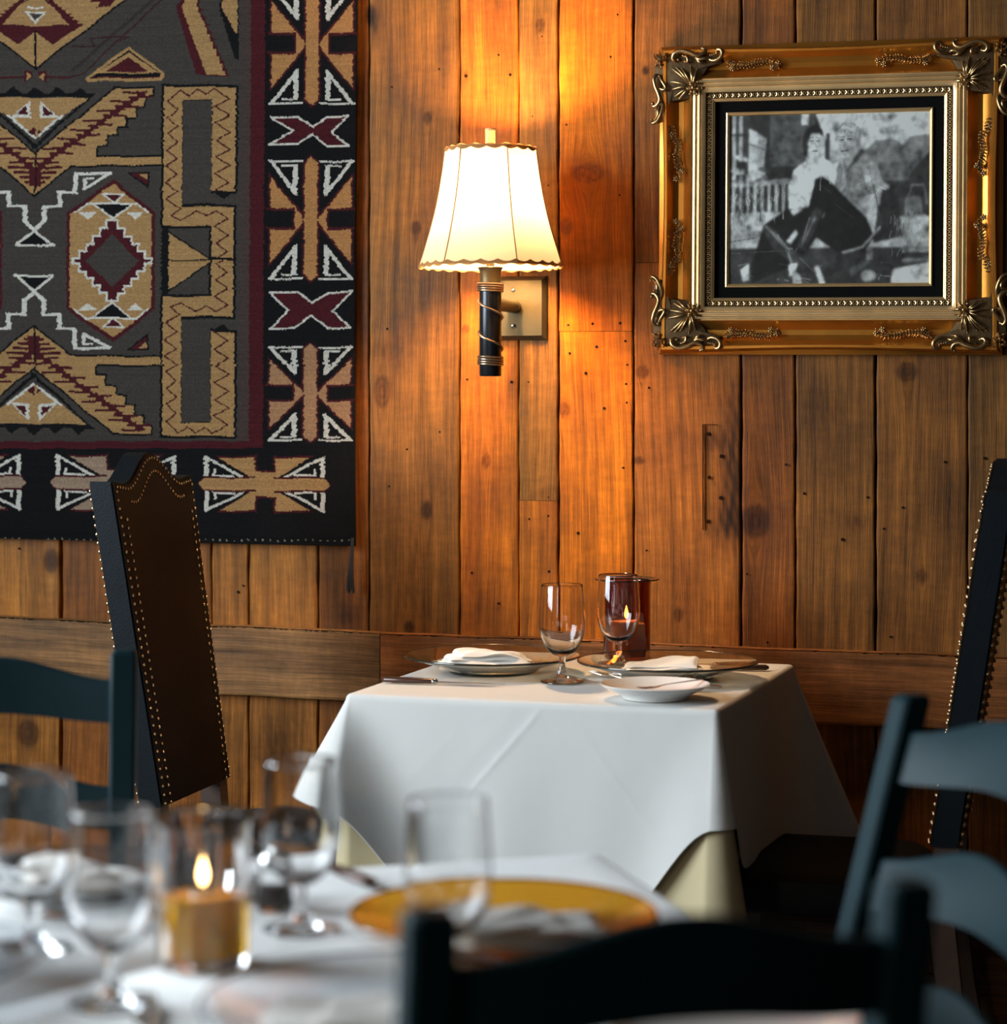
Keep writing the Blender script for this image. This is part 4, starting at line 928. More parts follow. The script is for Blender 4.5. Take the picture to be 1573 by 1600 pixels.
# ------------------------------------------------------------------ tall leather chairs
LEAN = math.tan(R(8.7))
def crest(u):                     # camel-back top, u in -1..1
    a = abs(u)
    return .056*(0.5+.5*math.cos(PI*min(a/.72, 1)))+.006*max(0, (a-.72)/.28)
def back_pt(u, t, hw=.172, hwt=.192, inset=0.0, z0=.50, z1=1.105):
    zt = z1+crest(u)-inset
    z = z0+inset*.0+(zt-z0)*t
    h = hw+(hwt-hw)*((z-z0)/(z1-z0))-inset
    return (u*h, z)
def leather_chair(label, loc, rz):
    root = thing('leather_chair', label, 'chair', loc, rz)
    TK = .042
    def slab(nu, nt, yf, yb, inset, name, mat, puff=0.0, z0=.50):
        mb = MB(); us = np.linspace(-1, 1, nu); ts = np.linspace(0, 1, nt)
        def P(u, t, y, pf_=0.0):
            x, z = back_pt(u, t, inset=inset, z0=z0); return (x, y+pf_*(1-abs(u)**4)*(1-abs(2*t-1)**6)-(z-.5)*LEAN, z)
        fr_ = [[P(u, t, yf, puff) for u in us] for t in ts]; bk_ = [[P(u, t, yb) for u in us] for t in ts]
        o0 = 0; vs = [p for r_ in fr_ for p in r_]+[p for r_ in bk_ for p in r_]; n = nu*nt; fs = []
        for i in range(nt-1):
            for j in range(nu-1):
                a = i*nu+j; fs.append((a, a+nu, a+nu+1, a+1)); fs.append((n+a, n+a+1, n+a+nu+1, n+a+nu))
        per = [j for j in range(nu)]+[i*nu+nu-1 for i in range(1, nt)]+[(nt-1)*nu+j for j in range(nu-2, -1, -1)]+[i*nu for i in range(nt-2, 0, -1)]
        for k in range(len(per)):
            a, c = per[k], per[(k+1) % len(per)]; fs.append((a, c, c+n, a+n))
        mb.add(vs, fs); return mb.build(name, mat, root, smooth=40)
    slab(41, 30, .0, -TK, 0.0, 'backrest', M_NAVY)
    slab(41, 30, .004, -.004, .004, 'front_panel', M_BROWN, .004, z0=.503)
    slab(41, 30, -TK+.003, -TK-.004, .006, 'rear_panel', M_NAVY, z0=.505)
    # seat
    mb = MB(); rings = []
    for z, s_, in ((.375, .97), (.38, 1.0), (.415, 1.0), (.432, .97), (.442, .88), (.446, .6)):
        n = 40; ring = []
        for k in range(n):
            a = 2*PI*k/n; cx, cy = math.cos(a), math.sin(a); p = 1/(abs(cx)**7+abs(cy)**7)**(1/7)
            ring.append((cx*p*.205*s_, .215+cy*p*.20*s_, z))
        rings.append(ring)
    mb.loft(rings); mb.build('seat', M_NAVY, root, smooth=40)
    for sx in (-1, 1):
        mb = MB(); x = sx*.148
        mb.loft([[(x-.020, y0-.02, z), (x+.020, y0-.02, z), (x+.020, y0+.022, z), (x-.020, y0+.022, z)] for z, y0 in ((0, -.075), (.2, -.035), (.38, -.016), (.53, -.028))])
        mb.build('rear_leg', M_CHAIRLEG, root, smooth=20)
        mb = MB(); mb.loft([[(sx*.165-s_, .36-s_, z), (sx*.165+s_, .36-s_, z), (sx*.165+s_, .36+s_, z), (sx*.165-s_, .36+s_, z)] for z, s_ in ((0, .015), (.38, .021))]); mb.build('front_leg', M_CHAIRLEG, root, smooth=20)
        mb = MB(); mb.box(sx*.155-.011, sx*.155+.011, -.03, .345, .17, .20); mb.build('side_stretcher', M_CHAIRLEG, root, smooth=0)
    # nail heads: rows on the panel edges and round the crest
    pts = []
    def row(inset, y, side, t0, t1, step, r_):
        n = int((t1-t0)*.62/step)
        for k in range(n+1):
            t = t0+(t1-t0)*k/n; x, z = back_pt(side, t, inset=inset); pts.append(((x, y-(z-.5)*LEAN, z), r_, 'f'))
    def crow(inset, y, u0, u1, n, r_):
        for k in range(n+1):
            u = u0+(u1-u0)*k/n; x, z = back_pt(u, 1.0, inset=inset); pts.append(((x, y-(z-.5)*LEAN, z), r_, 'f'))
    row(.010, .0055, 1, .01, .985, .0165, .0034); row(.032, .0075, 1, .01, .93, .0165, .0034); row(.010, .0055, -1, .01, .985, .0165, .0034); row(.032, .0075, -1, .01, .93, .0165, .0034)
    crow(.010, .0055, -.97, .97, 30, .0028); crow(.036, .0075, -.82, .82, 25, .0028)
    row(.010, -TK-.0055, 1, .01, .985, .0165, .0048); row(.010, -TK-.0055, -1, .01, .985, .0165, .0048); crow(.010, -TK-.0055, -.97, .97, 30, .0028)
    return root, pts
nail_me = None
def add_nails(root, pts, near_x):
    """the 100 that show largest as parts, the rest as one"""
    global nail_me
    Mw = Matrix.Translation(root.location) @ Matrix.Rotation(root.rotation_euler.z, 4, 'Z')
    camv = Vector((CAM[0], CAM[1], EYE)); cl = camv-Mw.translation
    def vis(p):                                            # nails on the edges turned to the viewer first
        return ((Mw @ Vector(p[0]))-camv).length-(.0 if p[1] > .0033 else -.05)
    order = sorted(pts, key=vis)
    base = None
    for i, (p, r_, k) in enumerate(order[:100]):
        if nail_me is None:
            mb = MB(); mb.ball((0, 0, 0), 1, .8, 1, 10, 6); o = mb.build('nail', M_NAIL, root, smooth=80); nail_me = o.data
        else:
            o = bpy.data.objects.new('nail', nail_me); COL.objects.link(o); o.parent = root
        o.location = p; o.scale = (r_, r_, r_)
    mb = MB()
    for p, r_, k in order[100:]: mb.ball(p, r_, r_*.8, r_, 8, 5)
    o = mb.build('nail_row', M_NAIL, root, smooth=80); o['kind'] = 'stuff'
ax = (.967, -.253)
gL = cdir(*ax); cL = cw(-.598, 4.362)
lc, pts = leather_chair('tall brown leather chair with nailheads standing left of the small table', cL, face_rot(gL)); add_nails(lc, pts, 1)
cR = cw(.776, 3.997)
rc_, pts = leather_chair('tall black leather chair with nailheads at the right edge, right of small table', cR, face_rot(-gL)); add_nails(rc_, pts, -1)

# ------------------------------------------------------------------ small table by the wall
TC = {'FL': (-.2785, 3.922), 'FR': (.340, 3.760), 'BR': (.592, 4.396), 'BL': (-.0265, 4.558)}
ctr = (.145, 4.159); TROT = math.atan2(-.210, .967)
exl = cdir(.951, -.309); tz = math.atan2(exl.y, exl.x)
tw, td = .337, .340
tcen = cw(*ctr)
table = thing('dining_table', 'small square pedestal table hidden under white cloth beside the plank wall', 'table', tcen, tz)
mb = MB(); mb.box(-tw+.006, tw-.006, -td+.006, td-.006, .715, .742, bev=.004); mb.build('tabletop', M_CHAIRLEG, table)
mb = MB(); mb.lathe([(.045, .03), (.035, .12), (.03, .4), (.04, .7), (.09, .715)], 20); mb.build('pedestal', M_CHAIRLEG, table)
mb = MB(); mb.lathe([(.16, 0), (.16, .012), (.05, .035), (.0, .036)], 28); mb.build('base', M_CHAIRLEG, table)
def cloth_mb(hw, hd, z, drops, flares, r_=.012, rows=44, per=110, wsig=.07, ripple=.004, seed=1, thick=.0016, topsag=0.0):
    """cloth over a rectangular top; drops / flares given at the 8 stations corner/side going round from the front-left corner"""
    path = []; nrm = []; stn = []
    cs = [(-hw, -hd), (hw, -hd), (hw, hd), (-hw, hd)]; na = [R(180), R(270), R(0), R(90)]
    for k in range(4):
        c0 = cs[k]; c1 = cs[(k+1) % 4]
        ins0 = (c0[0]-math.copysign(r_, c0[0]), c0[1]-math.copysign(r_, c0[1]))
        for j in range(14):
            a = na[k]+R(90)*j/14; path.append((ins0[0]+r_*math.cos(a), ins0[1]+r_*math.sin(a))); nrm.append((math.cos(a), math.sin(a))); stn.append((k, (j/14-.5)*r_*1.6))
        d = (c1[0]-c0[0], c1[1]-c0[1]); l_ = math.hypot(*d); a = na[k]+R(90)
        for j in range(per):
            s = r_+(l_-2*r_)*j/per
            path.append((c0[0]+d[0]/l_*s, c0[1]+d[1]/l_*s)); nrm.append((math.cos(a), math.sin(a))); stn.append((k, s) if s < l_/2 else ((k+1) % 4, s-l_))
    n = len(path); lens = [2*hw, 2*hd, 2*hw, 2*hd]
    rnd = random.Random(seed); phs = [rnd.uniform(0, 6) for _ in range(6)]
    rings = []
    bend = .011
    for i in range(rows+1):
        t = i/rows; ring = []
        for m_ in range(n):
            k, s = stn[m_]; a = abs(s)
            side_l = lens[k] if s >= 0 else lens[(k-1) % 4]
            f_ = min(1.0, a/(side_l/2*.55)); e = .5-.5*math.cos(PI*f_)
            cdrop = drops[2*k]; sdrop = drops[2*k+1] if s >= 0 else drops[(2*k-1) % 8]
            drop = cdrop+(sdrop-cdrop)*e
            fl = flares[2*k]; side_f = flares[2*k+1] if s >= 0 else flares[(2*k-1) % 8]
            wcur = wsig*(.25+1.1*t)
            g_ = math.exp(-(a/wcur)**1.35)
            dist = drop*t
            # round the table edge first, then hang
            if dist < bend*PI/2: an = dist/bend; ox = bend*math.sin(an); oz = bend*(1-math.cos(an))
            else: ox = bend; oz = bend+(dist-bend*PI/2)
            hang = max(0, oz-bend)
            o_ = ox+hang*(fl*g_+side_f*(1-g_))
            q = m_/n*2*PI
            o_ += ripple*t*(math.sin(9*q+phs[0])+.6*math.sin(17*q+phs[1]+t*1.5))*(1-g_*.5)
            dz = hang*math.sqrt(max(.2, 1-(fl*g_)**2))
            ring.append((path[m_][0]+nrm[m_][0]*(o_-bend), path[m_][1]+nrm[m_][1]*(o_-bend), z-min(oz, bend)-dz))
        rings.append(ring)
    mb = MB(); mb.loft(rings, caps=False)
    top = rings[0]; c_ = (0, 0, z)
    inner = [[(p[0]*(1-q), p[1]*(1-q), z) for p in top] for q in (0, .06, .3, .7, .99)]
    mb2 = MB(); mb2.loft([inner[4], inner[3], inner[2], inner[1]]+rings, caps=False)
    nn = n; o0 = 0; mb2.add(inner[4], [tuple(reversed(range(nn)))])
    return mb2
def solid(o, th=.0016):
    md = o.modifiers.new('thickness', 'SOLIDIFY'); md.thickness = th; md.offset = 1
    return o
drops = [.215, .37, .205, .305, .365, .25, .22, .30]; flares = [.50, .03, .16, .02, .40, .02, .1, .02]
mb = cloth_mb(tw, td, .7478, drops, flares, seed=4, wsig=.062, ripple=.0022, rows=84, per=190)
# pressed creases of the folded cloth
for (xa, za), (xb, zb), am in (((-.10, .593), (.02, .731), .0014), ((.10, .70), (.24, .52), .00035), ((-.22, .60), (-.12, .70), .0003)):
    dx, dz = xb-xa, zb-za; l_ = math.hypot(dx, dz)
    for i_, (x, y, z) in enumerate(mb.v):
        if y > -td+.004 or z > .742: continue
        u = ((x-xa)*dx+(z-za)*dz)/l_; v = (-(x-xa)*dz+(z-za)*dx)/l_
        if -.02 < u < l_+.02 and abs(v) < .03:
            e = min(1, (u+.02)/.04, (l_+.02-u)/.04); mb.v[i_] = (x, y-am*e*math.exp(-abs(v)/.005)+am*.5*e*(1 if v > 0 else 0)*math.exp(-abs(v)/.02), z)
tc_ = mb.build('tablecloth', M_CLOTH, None, smooth=60, loc=tcen, rot=(0, 0, tz)); solid(tc_)
tag(tc_, 'white tablecloth draped over the small table by the plank wall', 'tablecloth')
mb = cloth_mb(tw-.007, td-.007, .7450, [.36, .36, .36, .28, .28, .28, .3, .36], [.10, .0, .16, .0, .1, .0, .1, .0], seed=9, wsig=.05, ripple=.002)
uc = mb.build('under_cloth', M_UNDER, None, smooth=60, loc=tcen, rot=(0, 0, tz)); solid(uc, .0012)
tag(uc, 'cream under cloth showing below the corner of the white tablecloth', 'tablecloth')
ZT = .7495           # cloth surface

# ------------------------------------------------------------------ glassware and tableware
def goblet_parts(root, s=1.0):
    k = s
    outer_ = [(.0065, .0475), (.016, .0505), (.027, .060), (.0355, .075), (.0405, .092), (.0420, .110), (.0412, .130), (.0394, .155), (.0378, .178)]
    inner_ = [(.0366, .1778), (.0382, .155), (.0399, .130), (.0407, .110), (.0392, .093), (.0340, .077), (.0255, .0635), (.0145, .0560), (.004, .0540)]
    o2 = spline(outer_, 4); i2 = spline(inner_, 4)
    mb = MB(); mb.lathe([(r_*k, z*k) for r_, z in o2]+[(.0374*k, .1785*k)]+[(r_*k, z*k) for r_, z in i2], 56)
    mb.build('bowl', M_GLASS, root, smooth=50)
    mb = MB(); mb.lathe([(r_*k, z*k) for r_, z in spline([(.0140, .0092), (.0105, .0150), (.0072, .0235), (.0060, .032), (.0066, .041), (.0066, .0473)], 4)], 28); mb.build('stem', M_GLASS, root, smooth=60)
    mb = MB(); mb.lathe([(r_*k, z*k) for r_, z in [(.0385, 0), (.0400, .0012), (.0395, .0024), (.028, .0044), (.019, .0068), (.0142, .0090)]], 48); mb.build('foot', M_GLASS, root, smooth=50)
gob = thing('goblet', 'clear glass goblet standing between the two glass chargers on small table', 'glass', on_z(878, 1066, ZT)); goblet_parts(gob)
gob2 = dup(gob, cw(.221, 4.312, ZT), 0, 'clear glass goblet behind the right charger, before the amber candle holder')
gob3 = thing('goblet', 'blurred glass goblet at the far left of the near table', 'glass', on_z(52, 1483, ZT)); goblet_parts(gob3, .93)
dup(gob3, on_z(175, 1568, ZT), 0, 'blurred glass goblet left of the lit candle jar, nearest the viewer')
dup(gob3, on_z(470, 1452, ZT), 0, 'blurred glass goblet right of the lit candle jar')
dup(gob3, cw(-.0488, 1.974, ZT), 0, 'blurred glass goblet in front of the amber charger')

def charger_parts(root, Rr, mat, rimmat=M_RIM):
    k = Rr/.166
    up = [(.0, .0085), (.070, .0085), (.080, .0100), (.094, .0150), (.128, .0240), (.1655, .0345)]
    dn = [(.1655, .0310), (.128, .0205), (.098, .0120), (.093, .0100), (.090, .0072), (.0865, .0062), (.0845, .0030), (.080, .0), (.074, .0), (.072, .0035), (.0, .0040)]
    mb = MB(); mb.lathe([(max(r_*k, .0002), z) for r_, z in dn[::-1]]+[(r_*k, z) for r_, z in up[::-1]], 96); mb.build('dish', mat, root, smooth=40)
    mb = MB(); mb.lathe([(Rr+.0016*math.cos(a), .0328+.0022*math.sin(a)) for a in np.linspace(0, 2*PI, 10)[:-1]], 96, closed=True); mb.build('rim', rimmat, root, smooth=80)
ch = thing('charger_plate', 'glass charger at the left of small table, white napkin on it', 'plate', cw(-.021, 4.232, ZT)); charger_parts(ch, .166, M_CHARGER)
dup(ch, cw(.303, 4.138, ZT), 0, 'glass charger at the right of small table, behind the small white plate')
ca = thing('charger_plate', 'blurred amber glass charger with napkin on the near table', 'plate', cw(.0, 2.118, ZT)); charger_parts(ca, .145, M_AMBERPLATE, simple('amber_rim', (.25, .09, .01), .1))
cg = thing('charger_plate', 'blurred clear charger left of the near chair back', 'plate', cw(-.09, 1.811, ZT)); charger_parts(cg, .155, M_GREYPLATE, simple('grey_rim', (.16, .19, .22), .12))
dup(cg, cw(-.56, 1.95, ZT), 0, 'blurred clear charger cut by the left picture edge')
cf = thing('charger_plate', 'blurred clear plate at far left of near table, cream napkin on it', 'plate', cw(-.43, 2.29, ZT)); charger_parts(cf, .12, M_GREYPLATE)

def napkin_mb(L_, Wd, H_, seed, tent=False):
    """folded napkin: soft plies lying on one another, folded edge at one end, tapering to the other"""
    mb = MB(); rnd = random.Random(seed); np_ = 4
    for ly in range(np_):
        nu, nv = 34, 20; top_ = []; bot = []
        th = H_/np_*1.15; sc = 1-.07*ly; sh = rnd.uniform(-.006, .010)*ly; ro = rnd.uniform(-.13, .13)*(ly > 0); base = H_/np_*ly*.86
        for i in range(nu):
            u = i/(nu-1); taper = (1-.62*u**1.3) if tent else (1-.28*u*u)
            wdt = Wd*sc*taper; rt_, rb_ = [], []
            for j in range(nv):
                v = -1+2*j/(nv-1); eu = min(1, (min(u, 1-u)/.06)); ev = min(1, (1-abs(v))/.10)
                e = math.sqrt(max(0, 1-(1-eu)**2))*math.sqrt(max(0, 1-(1-ev)**2))
                x = (u-.5)*L_*sc+sh+.004*math.sin(3*v+ly+seed); y = v*wdt/2+.003*math.sin(5*u+ly*2+seed)
                x, y = x*math.cos(ro)-y*math.sin(ro), x*math.sin(ro)+y*math.cos(ro)
                ridge = (H_*.55*(1-abs(v))*(1-.3*u) if tent and ly == np_-1 else 0)
                wave = .0016*math.sin(6*u+2*v+ly*1.7+seed)+.0012*math.sin(11*u-5*v+ly)
                bow = base*(1-.55*u*u)+H_*.16*ly/np_*math.sin(PI*u)
                mid = bow+th*.5+wave*(.4+.3*ly)+ridge
                rt_.append((x, y, max(.0012, mid+th*.5*e))); rb_.append((x, y, max(.0004, mid-th*.5*e)))
            top_.append(rt_); bot.append(rb_)
        n = nu*nv; vs = [p for r_ in top_ for p in r_]+[p for r_ in bot for p in r_]; fs = []
        for i in range(nu-1):
            for j in range(nv-1):
                a = i*nv+j; fs.append((a, a+nv, a+nv+1, a+1)); fs.append((n+a, n+a+1, n+a+nv+1, n+a+nv))
        per_ = list(range(nv))+[i*nv+nv-1 for i in range(1, nu)]+[(nu-1)*nv+j for j in range(nv-2, -1, -1)]+[i*nv for i in range(nu-2, 0, -1)]
        for k in range(len(per_)): a, c = per_[k], per_[(k+1) % len(per_)]; fs.append((a, c, c+n, a+n))
        mb.add(vs, fs)
    return mb
def napkin(label, loc, rz, L_, Wd, H_, seed, tent=False):
    o = napkin_mb(L_, Wd, H_, seed, tent).build('napkin', M_NAPKIN, None, smooth=70, loc=loc, rot=(0, 0, rz)); return tag(o, label, 'napkin')
CZ = ZT+.0090
napkin('folded white napkin on the left charger of the small table', cw(-.035, 4.222, CZ), TH+.15, .175, .10, .034, 1)
napkin('folded cream napkin on the right charger of the small table', cw(.302, 4.128, CZ), TH+PI+.1, .170, .110, .022, 2, True)
napkin('blurred folded white napkin on the amber charger', cw(.015, 2.105, CZ), TH+.35, .165, .105, .028, 3)
napkin('blurred white napkin on the charger left of near chair back', cw(-.10, 1.812, CZ), TH-.1, .19, .12, .018, 4)
napkin('blurred cream napkin on the plate at the far left of near table', cw(-.425, 2.29, CZ), TH+.1, .13, .10, .032, 5)

# small white plates
def china(root, Rr):
    k = Rr/.095
    mb = MB(); mb.lathe([(.0002, .0035), (.050*k, .0035), (.052*k, 0), (.056*k, 0), (.060*k, .006), (.078*k, .014), (.0945*k, .0235), (.0955*k, .0248), (.0945*k, .0256), (.078*k, .0172), (.058*k, .0085), (.0002, .0070)], 80)
    mb.build('dish', M_CHINA, root, smooth=50)
bp_ = thing('bread_plate', 'small white bread plate at the front right corner of small table', 'plate', cw(.262, 3.872, ZT)); china(bp_, .095)
bp2 = thing('bread_plate', 'blurred white plate under the near chair back rail, right side', 'plate', cw(.178, 1.804, ZT)); china(bp2, .108)

# cutlery (local: length along +X)
def fork_mb():
    mb = MB()
    mb.tube([(0, 0, .0022), (.03, 0, .0030), (.07, 0, .0040), (.105, 0, .0048), (.128, 0, .0040)], [.0062, .0056, .0040, .0032, .0045], 10, flat=.34, up=(0, 0, 1))
    mb.tube([(.126, 0, .0040), (.136, 0, .0030), (.146, 0, .0026), (.152, 0, .0028)], [.0045, .0095, .0110, .0110], 10, flat=.14, up=(0, 0, 1))
    for k in range(4):
        y = -.0084+k*.0056; mb.tube([(.150, y, .0028), (.170, y, .0040), (.186, y*.96, .0062), (.198, y*.92, .0092)], [.0019, .0018, .0016, .0007], 6)
    return mb
def knife_parts(root):
    mb = MB(); mb.tube([(0, 0, .0052), (.006, 0, .0054), (.05, 0, .0054), (.092, 0, .0052), (.096, 0, .005)], [.0040, .0085, .0092, .0078, .0062], 12, flat=.62, up=(0, 0, 1)); mb.build('handle', M_KNIFEH, root, smooth=60)
    mb = MB(); mb.ball((.099, 0, .0050), .0072, .0078, .0050, 12, 8); mb.build('collar', M_STEEL, root, smooth=60)
    mb = MB(); n = 14
    rings = []
    for i in range(n):
        u = i/(n-1); x = .100+.132*u; wd = .0048+.0045*math.sin(PI*min(1, u*1.05))-(.0075*max(0, u-.8)/.2 if u > .8 else 0); th = .0011*(1-.7*u)
        rings.append([(x, -wd*.9, .0042), (x, 0, .0042+th), (x, wd*.9, .0042), (x, 0, .0042-th)])
    mb.loft(rings); mb.build('blade', M_STEEL, root, smooth=30)
def lie(p0, p1):
    d = p1-p0; return math.atan2(d.y, d.x)
a = on_z(597, 1066, ZT); c = on_z(805, 1073, ZT)
kn = thing('table_knife', 'table knife with dark handle at the left front of small table', 'knife', a, lie(a, c)); knife_parts(kn)
a = cw(.505, 4.262, ZT); c = cw(.33, 4.29, ZT)
dup(kn, a, lie(a, c), 'table knife beyond the right charger, dark handle end showing')
a = cw(.065, 1.985, ZT); c = cw(.055, 1.79, ZT)
dup(kn, a, lie(a, c), 'blurred knife below the near chair back rail')
a = on_z(582, 1388, ZT); c = on_z(522, 1364, ZT)
dup(kn, a, lie(a, c), 'blurred knife at the far edge of near table, right of the goblet')
a = cw(.352, 4.052, ZT); c = cw(.163, 4.178, ZT)
fk = tag(fork_mb().build('fork', M_STEEL, None, smooth=60, loc=a, rot=(0, 0, lie(a, c))), 'steel fork with tines under the front edge of the right charger, farther of two', 'fork'); fk.scale = (1.15, 1.1, 1.1)
fk2 = fk.copy(); COL.objects.link(fk2); fk2.location = cw(.388, 4.004, ZT); fk2['label'] = 'steel fork lying right behind the small white bread plate, nearer of two'
fk3 = fk.copy(); COL.objects.link(fk3); a = cw(-.262, 1.70, ZT); c = cw(-.315, 1.95, ZT); fk3.location = a; fk3.rotation_euler = (0, 0, lie(a, c)); fk3['label'] = 'blurred fork at bottom left, in front of the nearest goblet'
bs = tag(fork_mb().build('butter_fork', M_STEEL, None, smooth=60, loc=cw(.345, 3.905, ZT+.0262), rot=(0, R(6), lie(cw(.345, 3.905), cw(.185, 3.84)))), 'small fork resting across the white bread plate', 'fork'); bs.scale = (.62, .7, .7)

# ------------------------------------------------------------------ candles
def flame(root, z, s=1.0):
    mb = MB(); mb.lathe([(.0004, z), (.0035*s, z+.004*s), (.0048*s, z+.009*s), (.0036*s, z+.016*s), (.0014*s, z+.023*s), (.0002, z+.027*s)], 16); mb.build('flame', M_FLAME, root, smooth=80)
    mb = MB(); mb.tube([(0, 0, z-.006), (0, 0, z+.004)], .0008, 6); mb.build('wick', M_DARK, root)
hp = cw(.243, 4.415, ZT)
hu = thing('candle_holder', 'amber glass candle holder with wide dark rim at back of small table', 'candle', hp)
mb = MB(); mb.lathe([(.0002, .0), (.044, .0), (.046, .003), (.0465, .15), (.0478, .157), (.0455, .157), (.0440, .15), (.0435, .007), (.0002, .007)], 64); mb.build('glass_cylinder', M_AMBER, hu, smooth=50)
mb = MB(); mb.lathe([(.0478, .1570), (.0640, .1605), (.0645, .1620), (.0640, .1630), (.0455, .1600)], 64, closed=True); mb.build('rim', M_RIM, hu, smooth=50)
mb = MB(); mb.lathe([(.0002, .0075), (.036, .0075), (.036, .075), (.033, .078), (.0002, .076)], 32); mb.build('candle', M_WAX, hu, smooth=40)
flame(hu, .084)
hp = on_z(317, 1505, ZT)
hu = thing('candle_holder', 'blurred clear glass candle jar with amber oil and flame on near table', 'candle', hp)
mb = MB(); mb.lathe([(.0002, .0), (.040, .0), (.0425, .003), (.0428, .122), (.0445, .131), (.0428, .132), (.0408, .122), (.0400, .010), (.0002, .010)], 64); mb.build('glass_cylinder', M_GLASS, hu, smooth=50)
mb = MB(); mb.lathe([(.0002, .0104), (.0396, .0104), (.0396, .066), (.0002, .0664)], 48); mb.build('oil', M_OIL, hu, smooth=50)
mb = MB(); mb.lathe([(.0002, .0668), (.012, .0668), (.012, .069), (.0002, .0695)], 20); mb.build('wick_float', M_STEEL, hu, smooth=40)
mb = MB(); mb.lathe([(.0440, .1320), (.0520, .1345), (.0525, .1357), (.0518, .1362), (.0430, .1345)], 64, closed=True); mb.build('rim', M_RIM, hu, smooth=50)
flame(hu, .0745, .9)

# salt and pepper
def shaker(label, loc, fill):
    root = thing('shaker', label, 'shaker', loc)
    mb = MB(); mb.lathe([(.0002, 0), (.017, 0), (.0185, .003), (.0165, .03), (.0145, .042), (.0002, .042)], 24); mb.build('glass_body', M_GLASS, root, smooth=40)
    mb = MB(); mb.lathe([(.0002, .004), (.0150, .004), (.0142, .024), (.0002, .026)], 20); mb.build('filling', fill, root, smooth=40)
    mb = MB(); mb.lathe([(.0155, .0421), (.0158, .052), (.012, .0575), (.0002, .059)], 24); mb.build('lid', M_STEEL, root, smooth=40)
shaker('blurred pepper shaker right of the lit candle jar, dark filling', cw(-.232, 2.275, ZT), M_PEPPER)
shaker('blurred salt shaker just behind the lit candle jar', cw(-.268, 2.325, ZT), M_SALT)

# ------------------------------------------------------------------ near table
s4 = R(15.3); nl = cdir(math.cos(s4), math.sin(s4)); nrz = math.atan2(nl.y, nl.x); ncen = cw(-.356, 2.002)
nt_ = thing('dining_table', 'near rectangular table under white cloth at bottom of the picture', 'table', ncen, nrz)
mb = MB(); mb.box(-.595, .595, -.42, .42, .715, .742, bev=.004); mb.build('tabletop', M_CHAIRLEG, nt_)
for sx in (-1, 1):
    for sy in (-1, 1):
        mb = MB(); mb.box(sx*.53-.03, sx*.53+.03, sy*.355-.03, sy*.355+.03, 0, .715, bev=.004); mb.build('leg', M_CHAIRLEG, nt_)
mb = cloth_mb(.60, .425, .7478, [.24, .20, .24, .20, .24, .20, .24, .20], [.2, .01]*4, seed=12, wsig=.08, ripple=.003)
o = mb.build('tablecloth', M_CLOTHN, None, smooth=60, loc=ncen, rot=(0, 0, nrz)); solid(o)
tag(o, 'blurred white tablecloth on the near table at the bottom left', 'tablecloth')

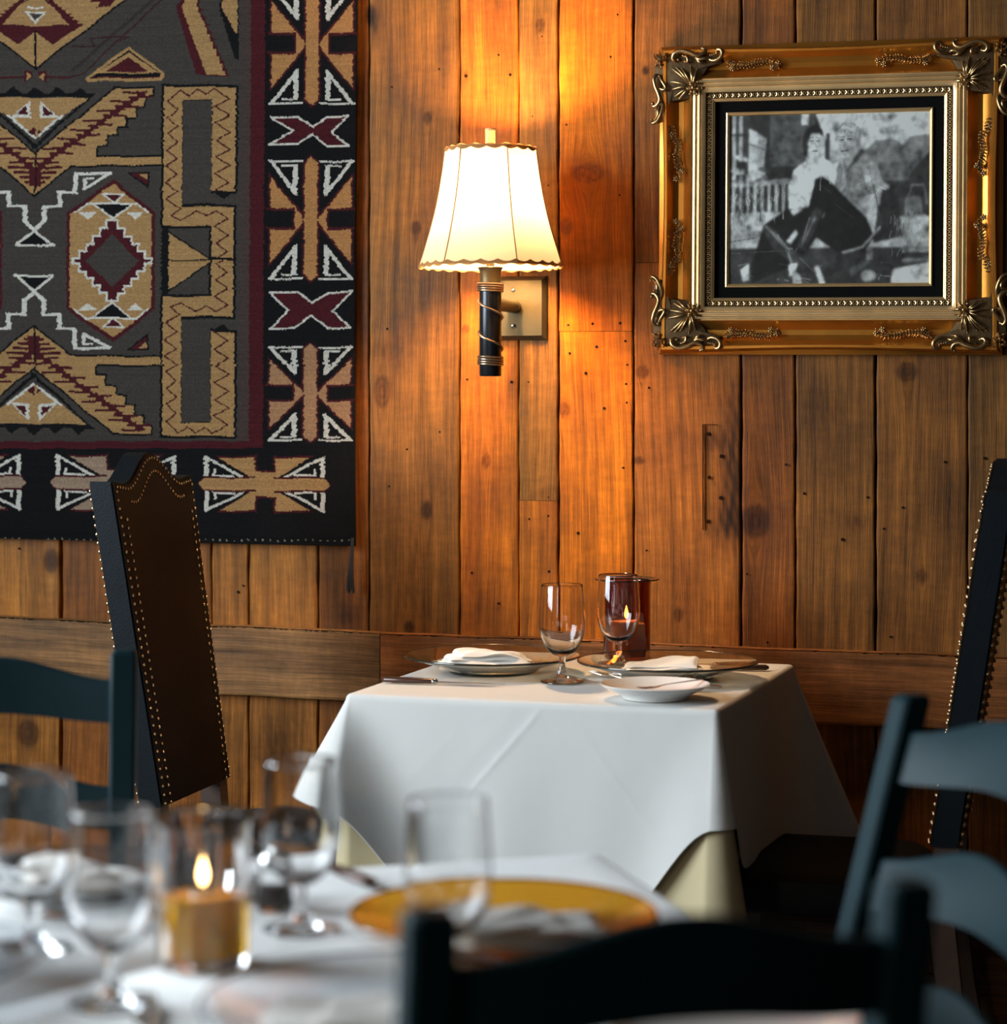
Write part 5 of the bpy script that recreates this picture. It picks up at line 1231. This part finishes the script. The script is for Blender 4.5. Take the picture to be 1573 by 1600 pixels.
# ------------------------------------------------------------------ black ladder-back chairs (face +Y, post tops lean back)
def ladder_chair(label, loc, rz, lean):
    root = thing('ladder_back_chair', label, 'chair', loc, rz)
    HW = .172; HT = .93; tl_ = math.tan(lean)
    def yb(z): return -max(0, z-.42)*tl_
    for sx in (-1, 1):
        mb = MB(); rings = []
        for z in (0, .2, .42, .55, .7, .85, HT-.006, HT):
            h = .0175 if z < HT else .0135; c = .004; x, y = sx*HW, yb(z)
            rings.append([(x-h+c, y-h, z), (x+h-c, y-h, z), (x+h, y-h+c, z), (x+h, y+h-c, z), (x+h-c, y+h, z), (x-h+c, y+h, z), (x-h, y+h-c, z), (x-h, y-h+c, z)])
        mb.loft(rings); mb.build('post', M_BLACKW, root, smooth=25)
        mb = MB(); mb.box(sx*.19-.017, sx*.19+.017, .365, .399, 0, .44, bev=.004); mb.build('front_leg', M_BLACKW, root, smooth=25)
        mb = MB(); mb.tube([(sx*.174, 0, .2), (sx*.19, .38, .2)], .009, 8); mb.build('side_stretcher', M_BLACKW, root)
    for zc in (.862, .722, .582):
        mb = MB(); n = 25; rings = []
        for i in range(n):
            u = -1+2*i/(n-1); x = u*(HW-.012)
            arch = .024*(.5+.5*math.cos(PI*u)); hh = .028+.006*(.5+.5*math.cos(PI*u)); zt, zb2_ = zc+hh+arch, zc-hh+arch*.75
            cy = -.020*(1-u*u); th = .0065
            rings.append([(x, yb(zb2_)+cy-th, zb2_), (x, yb(zb2_)+cy+th, zb2_), (x, yb(zt)+cy+th, zt-.003), (x, yb(zt)+cy+th*.5, zt), (x, yb(zt)+cy-th*.5, zt), (x, yb(zt)+cy-th, zt-.003)])
        mb.loft(rings); mb.build('slat', M_BLACKW, root, smooth=35)
    mb = MB(); mb.loft([[(-.185, -.01, z-.0), (.185, -.01, z), (.205, .395, z), (-.205, .395, z)] for z in (.432, .452)]); mb.build('seat', M_SEAT, root, smooth=20)
    mb = MB(); mb.tube([(-.19, .382, .26), (.19, .382, .26)], .010, 8); mb.build('front_stretcher', M_BLACKW, root)
    return root
def place_ladder(label, mid_top, g, lean):
    """mid_top: lateral, depth of the middle between the post tops; g: facing (lateral, depth)"""
    gw = cdir(*g); back = (.93-.42)*math.tan(lean)
    p = cw(*mid_top)+gw*back
    return ladder_chair(label, p, face_rot(gw), lean)
# near chair: left post top (670,1420), right post top (1417,1375)
l0 = ((670-CX)/F*1.487, 1.487); r0 = ((1417-CX)/F*1.576, 1.576)
sx_, sd_ = r0[0]-l0[0], r0[1]-l0[1]
place_ladder('black ladder back chair nearest the viewer, back turned, at bottom centre', ((l0[0]+r0[0])/2, (l0[1]+r0[1])/2), (-sd_, sx_), R(10))
# right chair: far post top at (1430,1085), seen from its front
fp = ((1425-CX)/F*2.56, 2.56); b_ = R(-68); sv = (math.cos(b_), math.sin(b_))
place_ladder('black ladder back chair at the right edge, slats lit blue by daylight', (fp[0]+sv[0]*.172, fp[1]+sv[1]*.172), (sv[1], -sv[0]), R(15.5))
# left chair beyond the near table, facing the viewer
lp = ((187-CX)/F*2.975, 2.975)
place_ladder('black ladder back chair at left edge, in front of the tall leather chair', (lp[0]-.172, lp[1]+.02), (.10, -.99), R(8))

# ------------------------------------------------------------------ repeats share a group
GROUPS = {'goblet': 'stemmed glass goblets', 'charger_plate': 'glass plates under the napkins', 'napkin': 'folded napkins', 'ladder_back_chair': 'black ladder back chairs',
          'leather_chair': 'tall leather chairs', 'table_knife': 'table knives', 'fork': 'steel forks', 'shaker': 'salt and pepper shakers', 'bread_plate': 'small white plates'}
for o in list(SC.objects):
    if o.parent is None and 'category' in o and o.name.split('.')[0] in GROUPS: o['group'] = GROUPS[o.name.split('.')[0]]
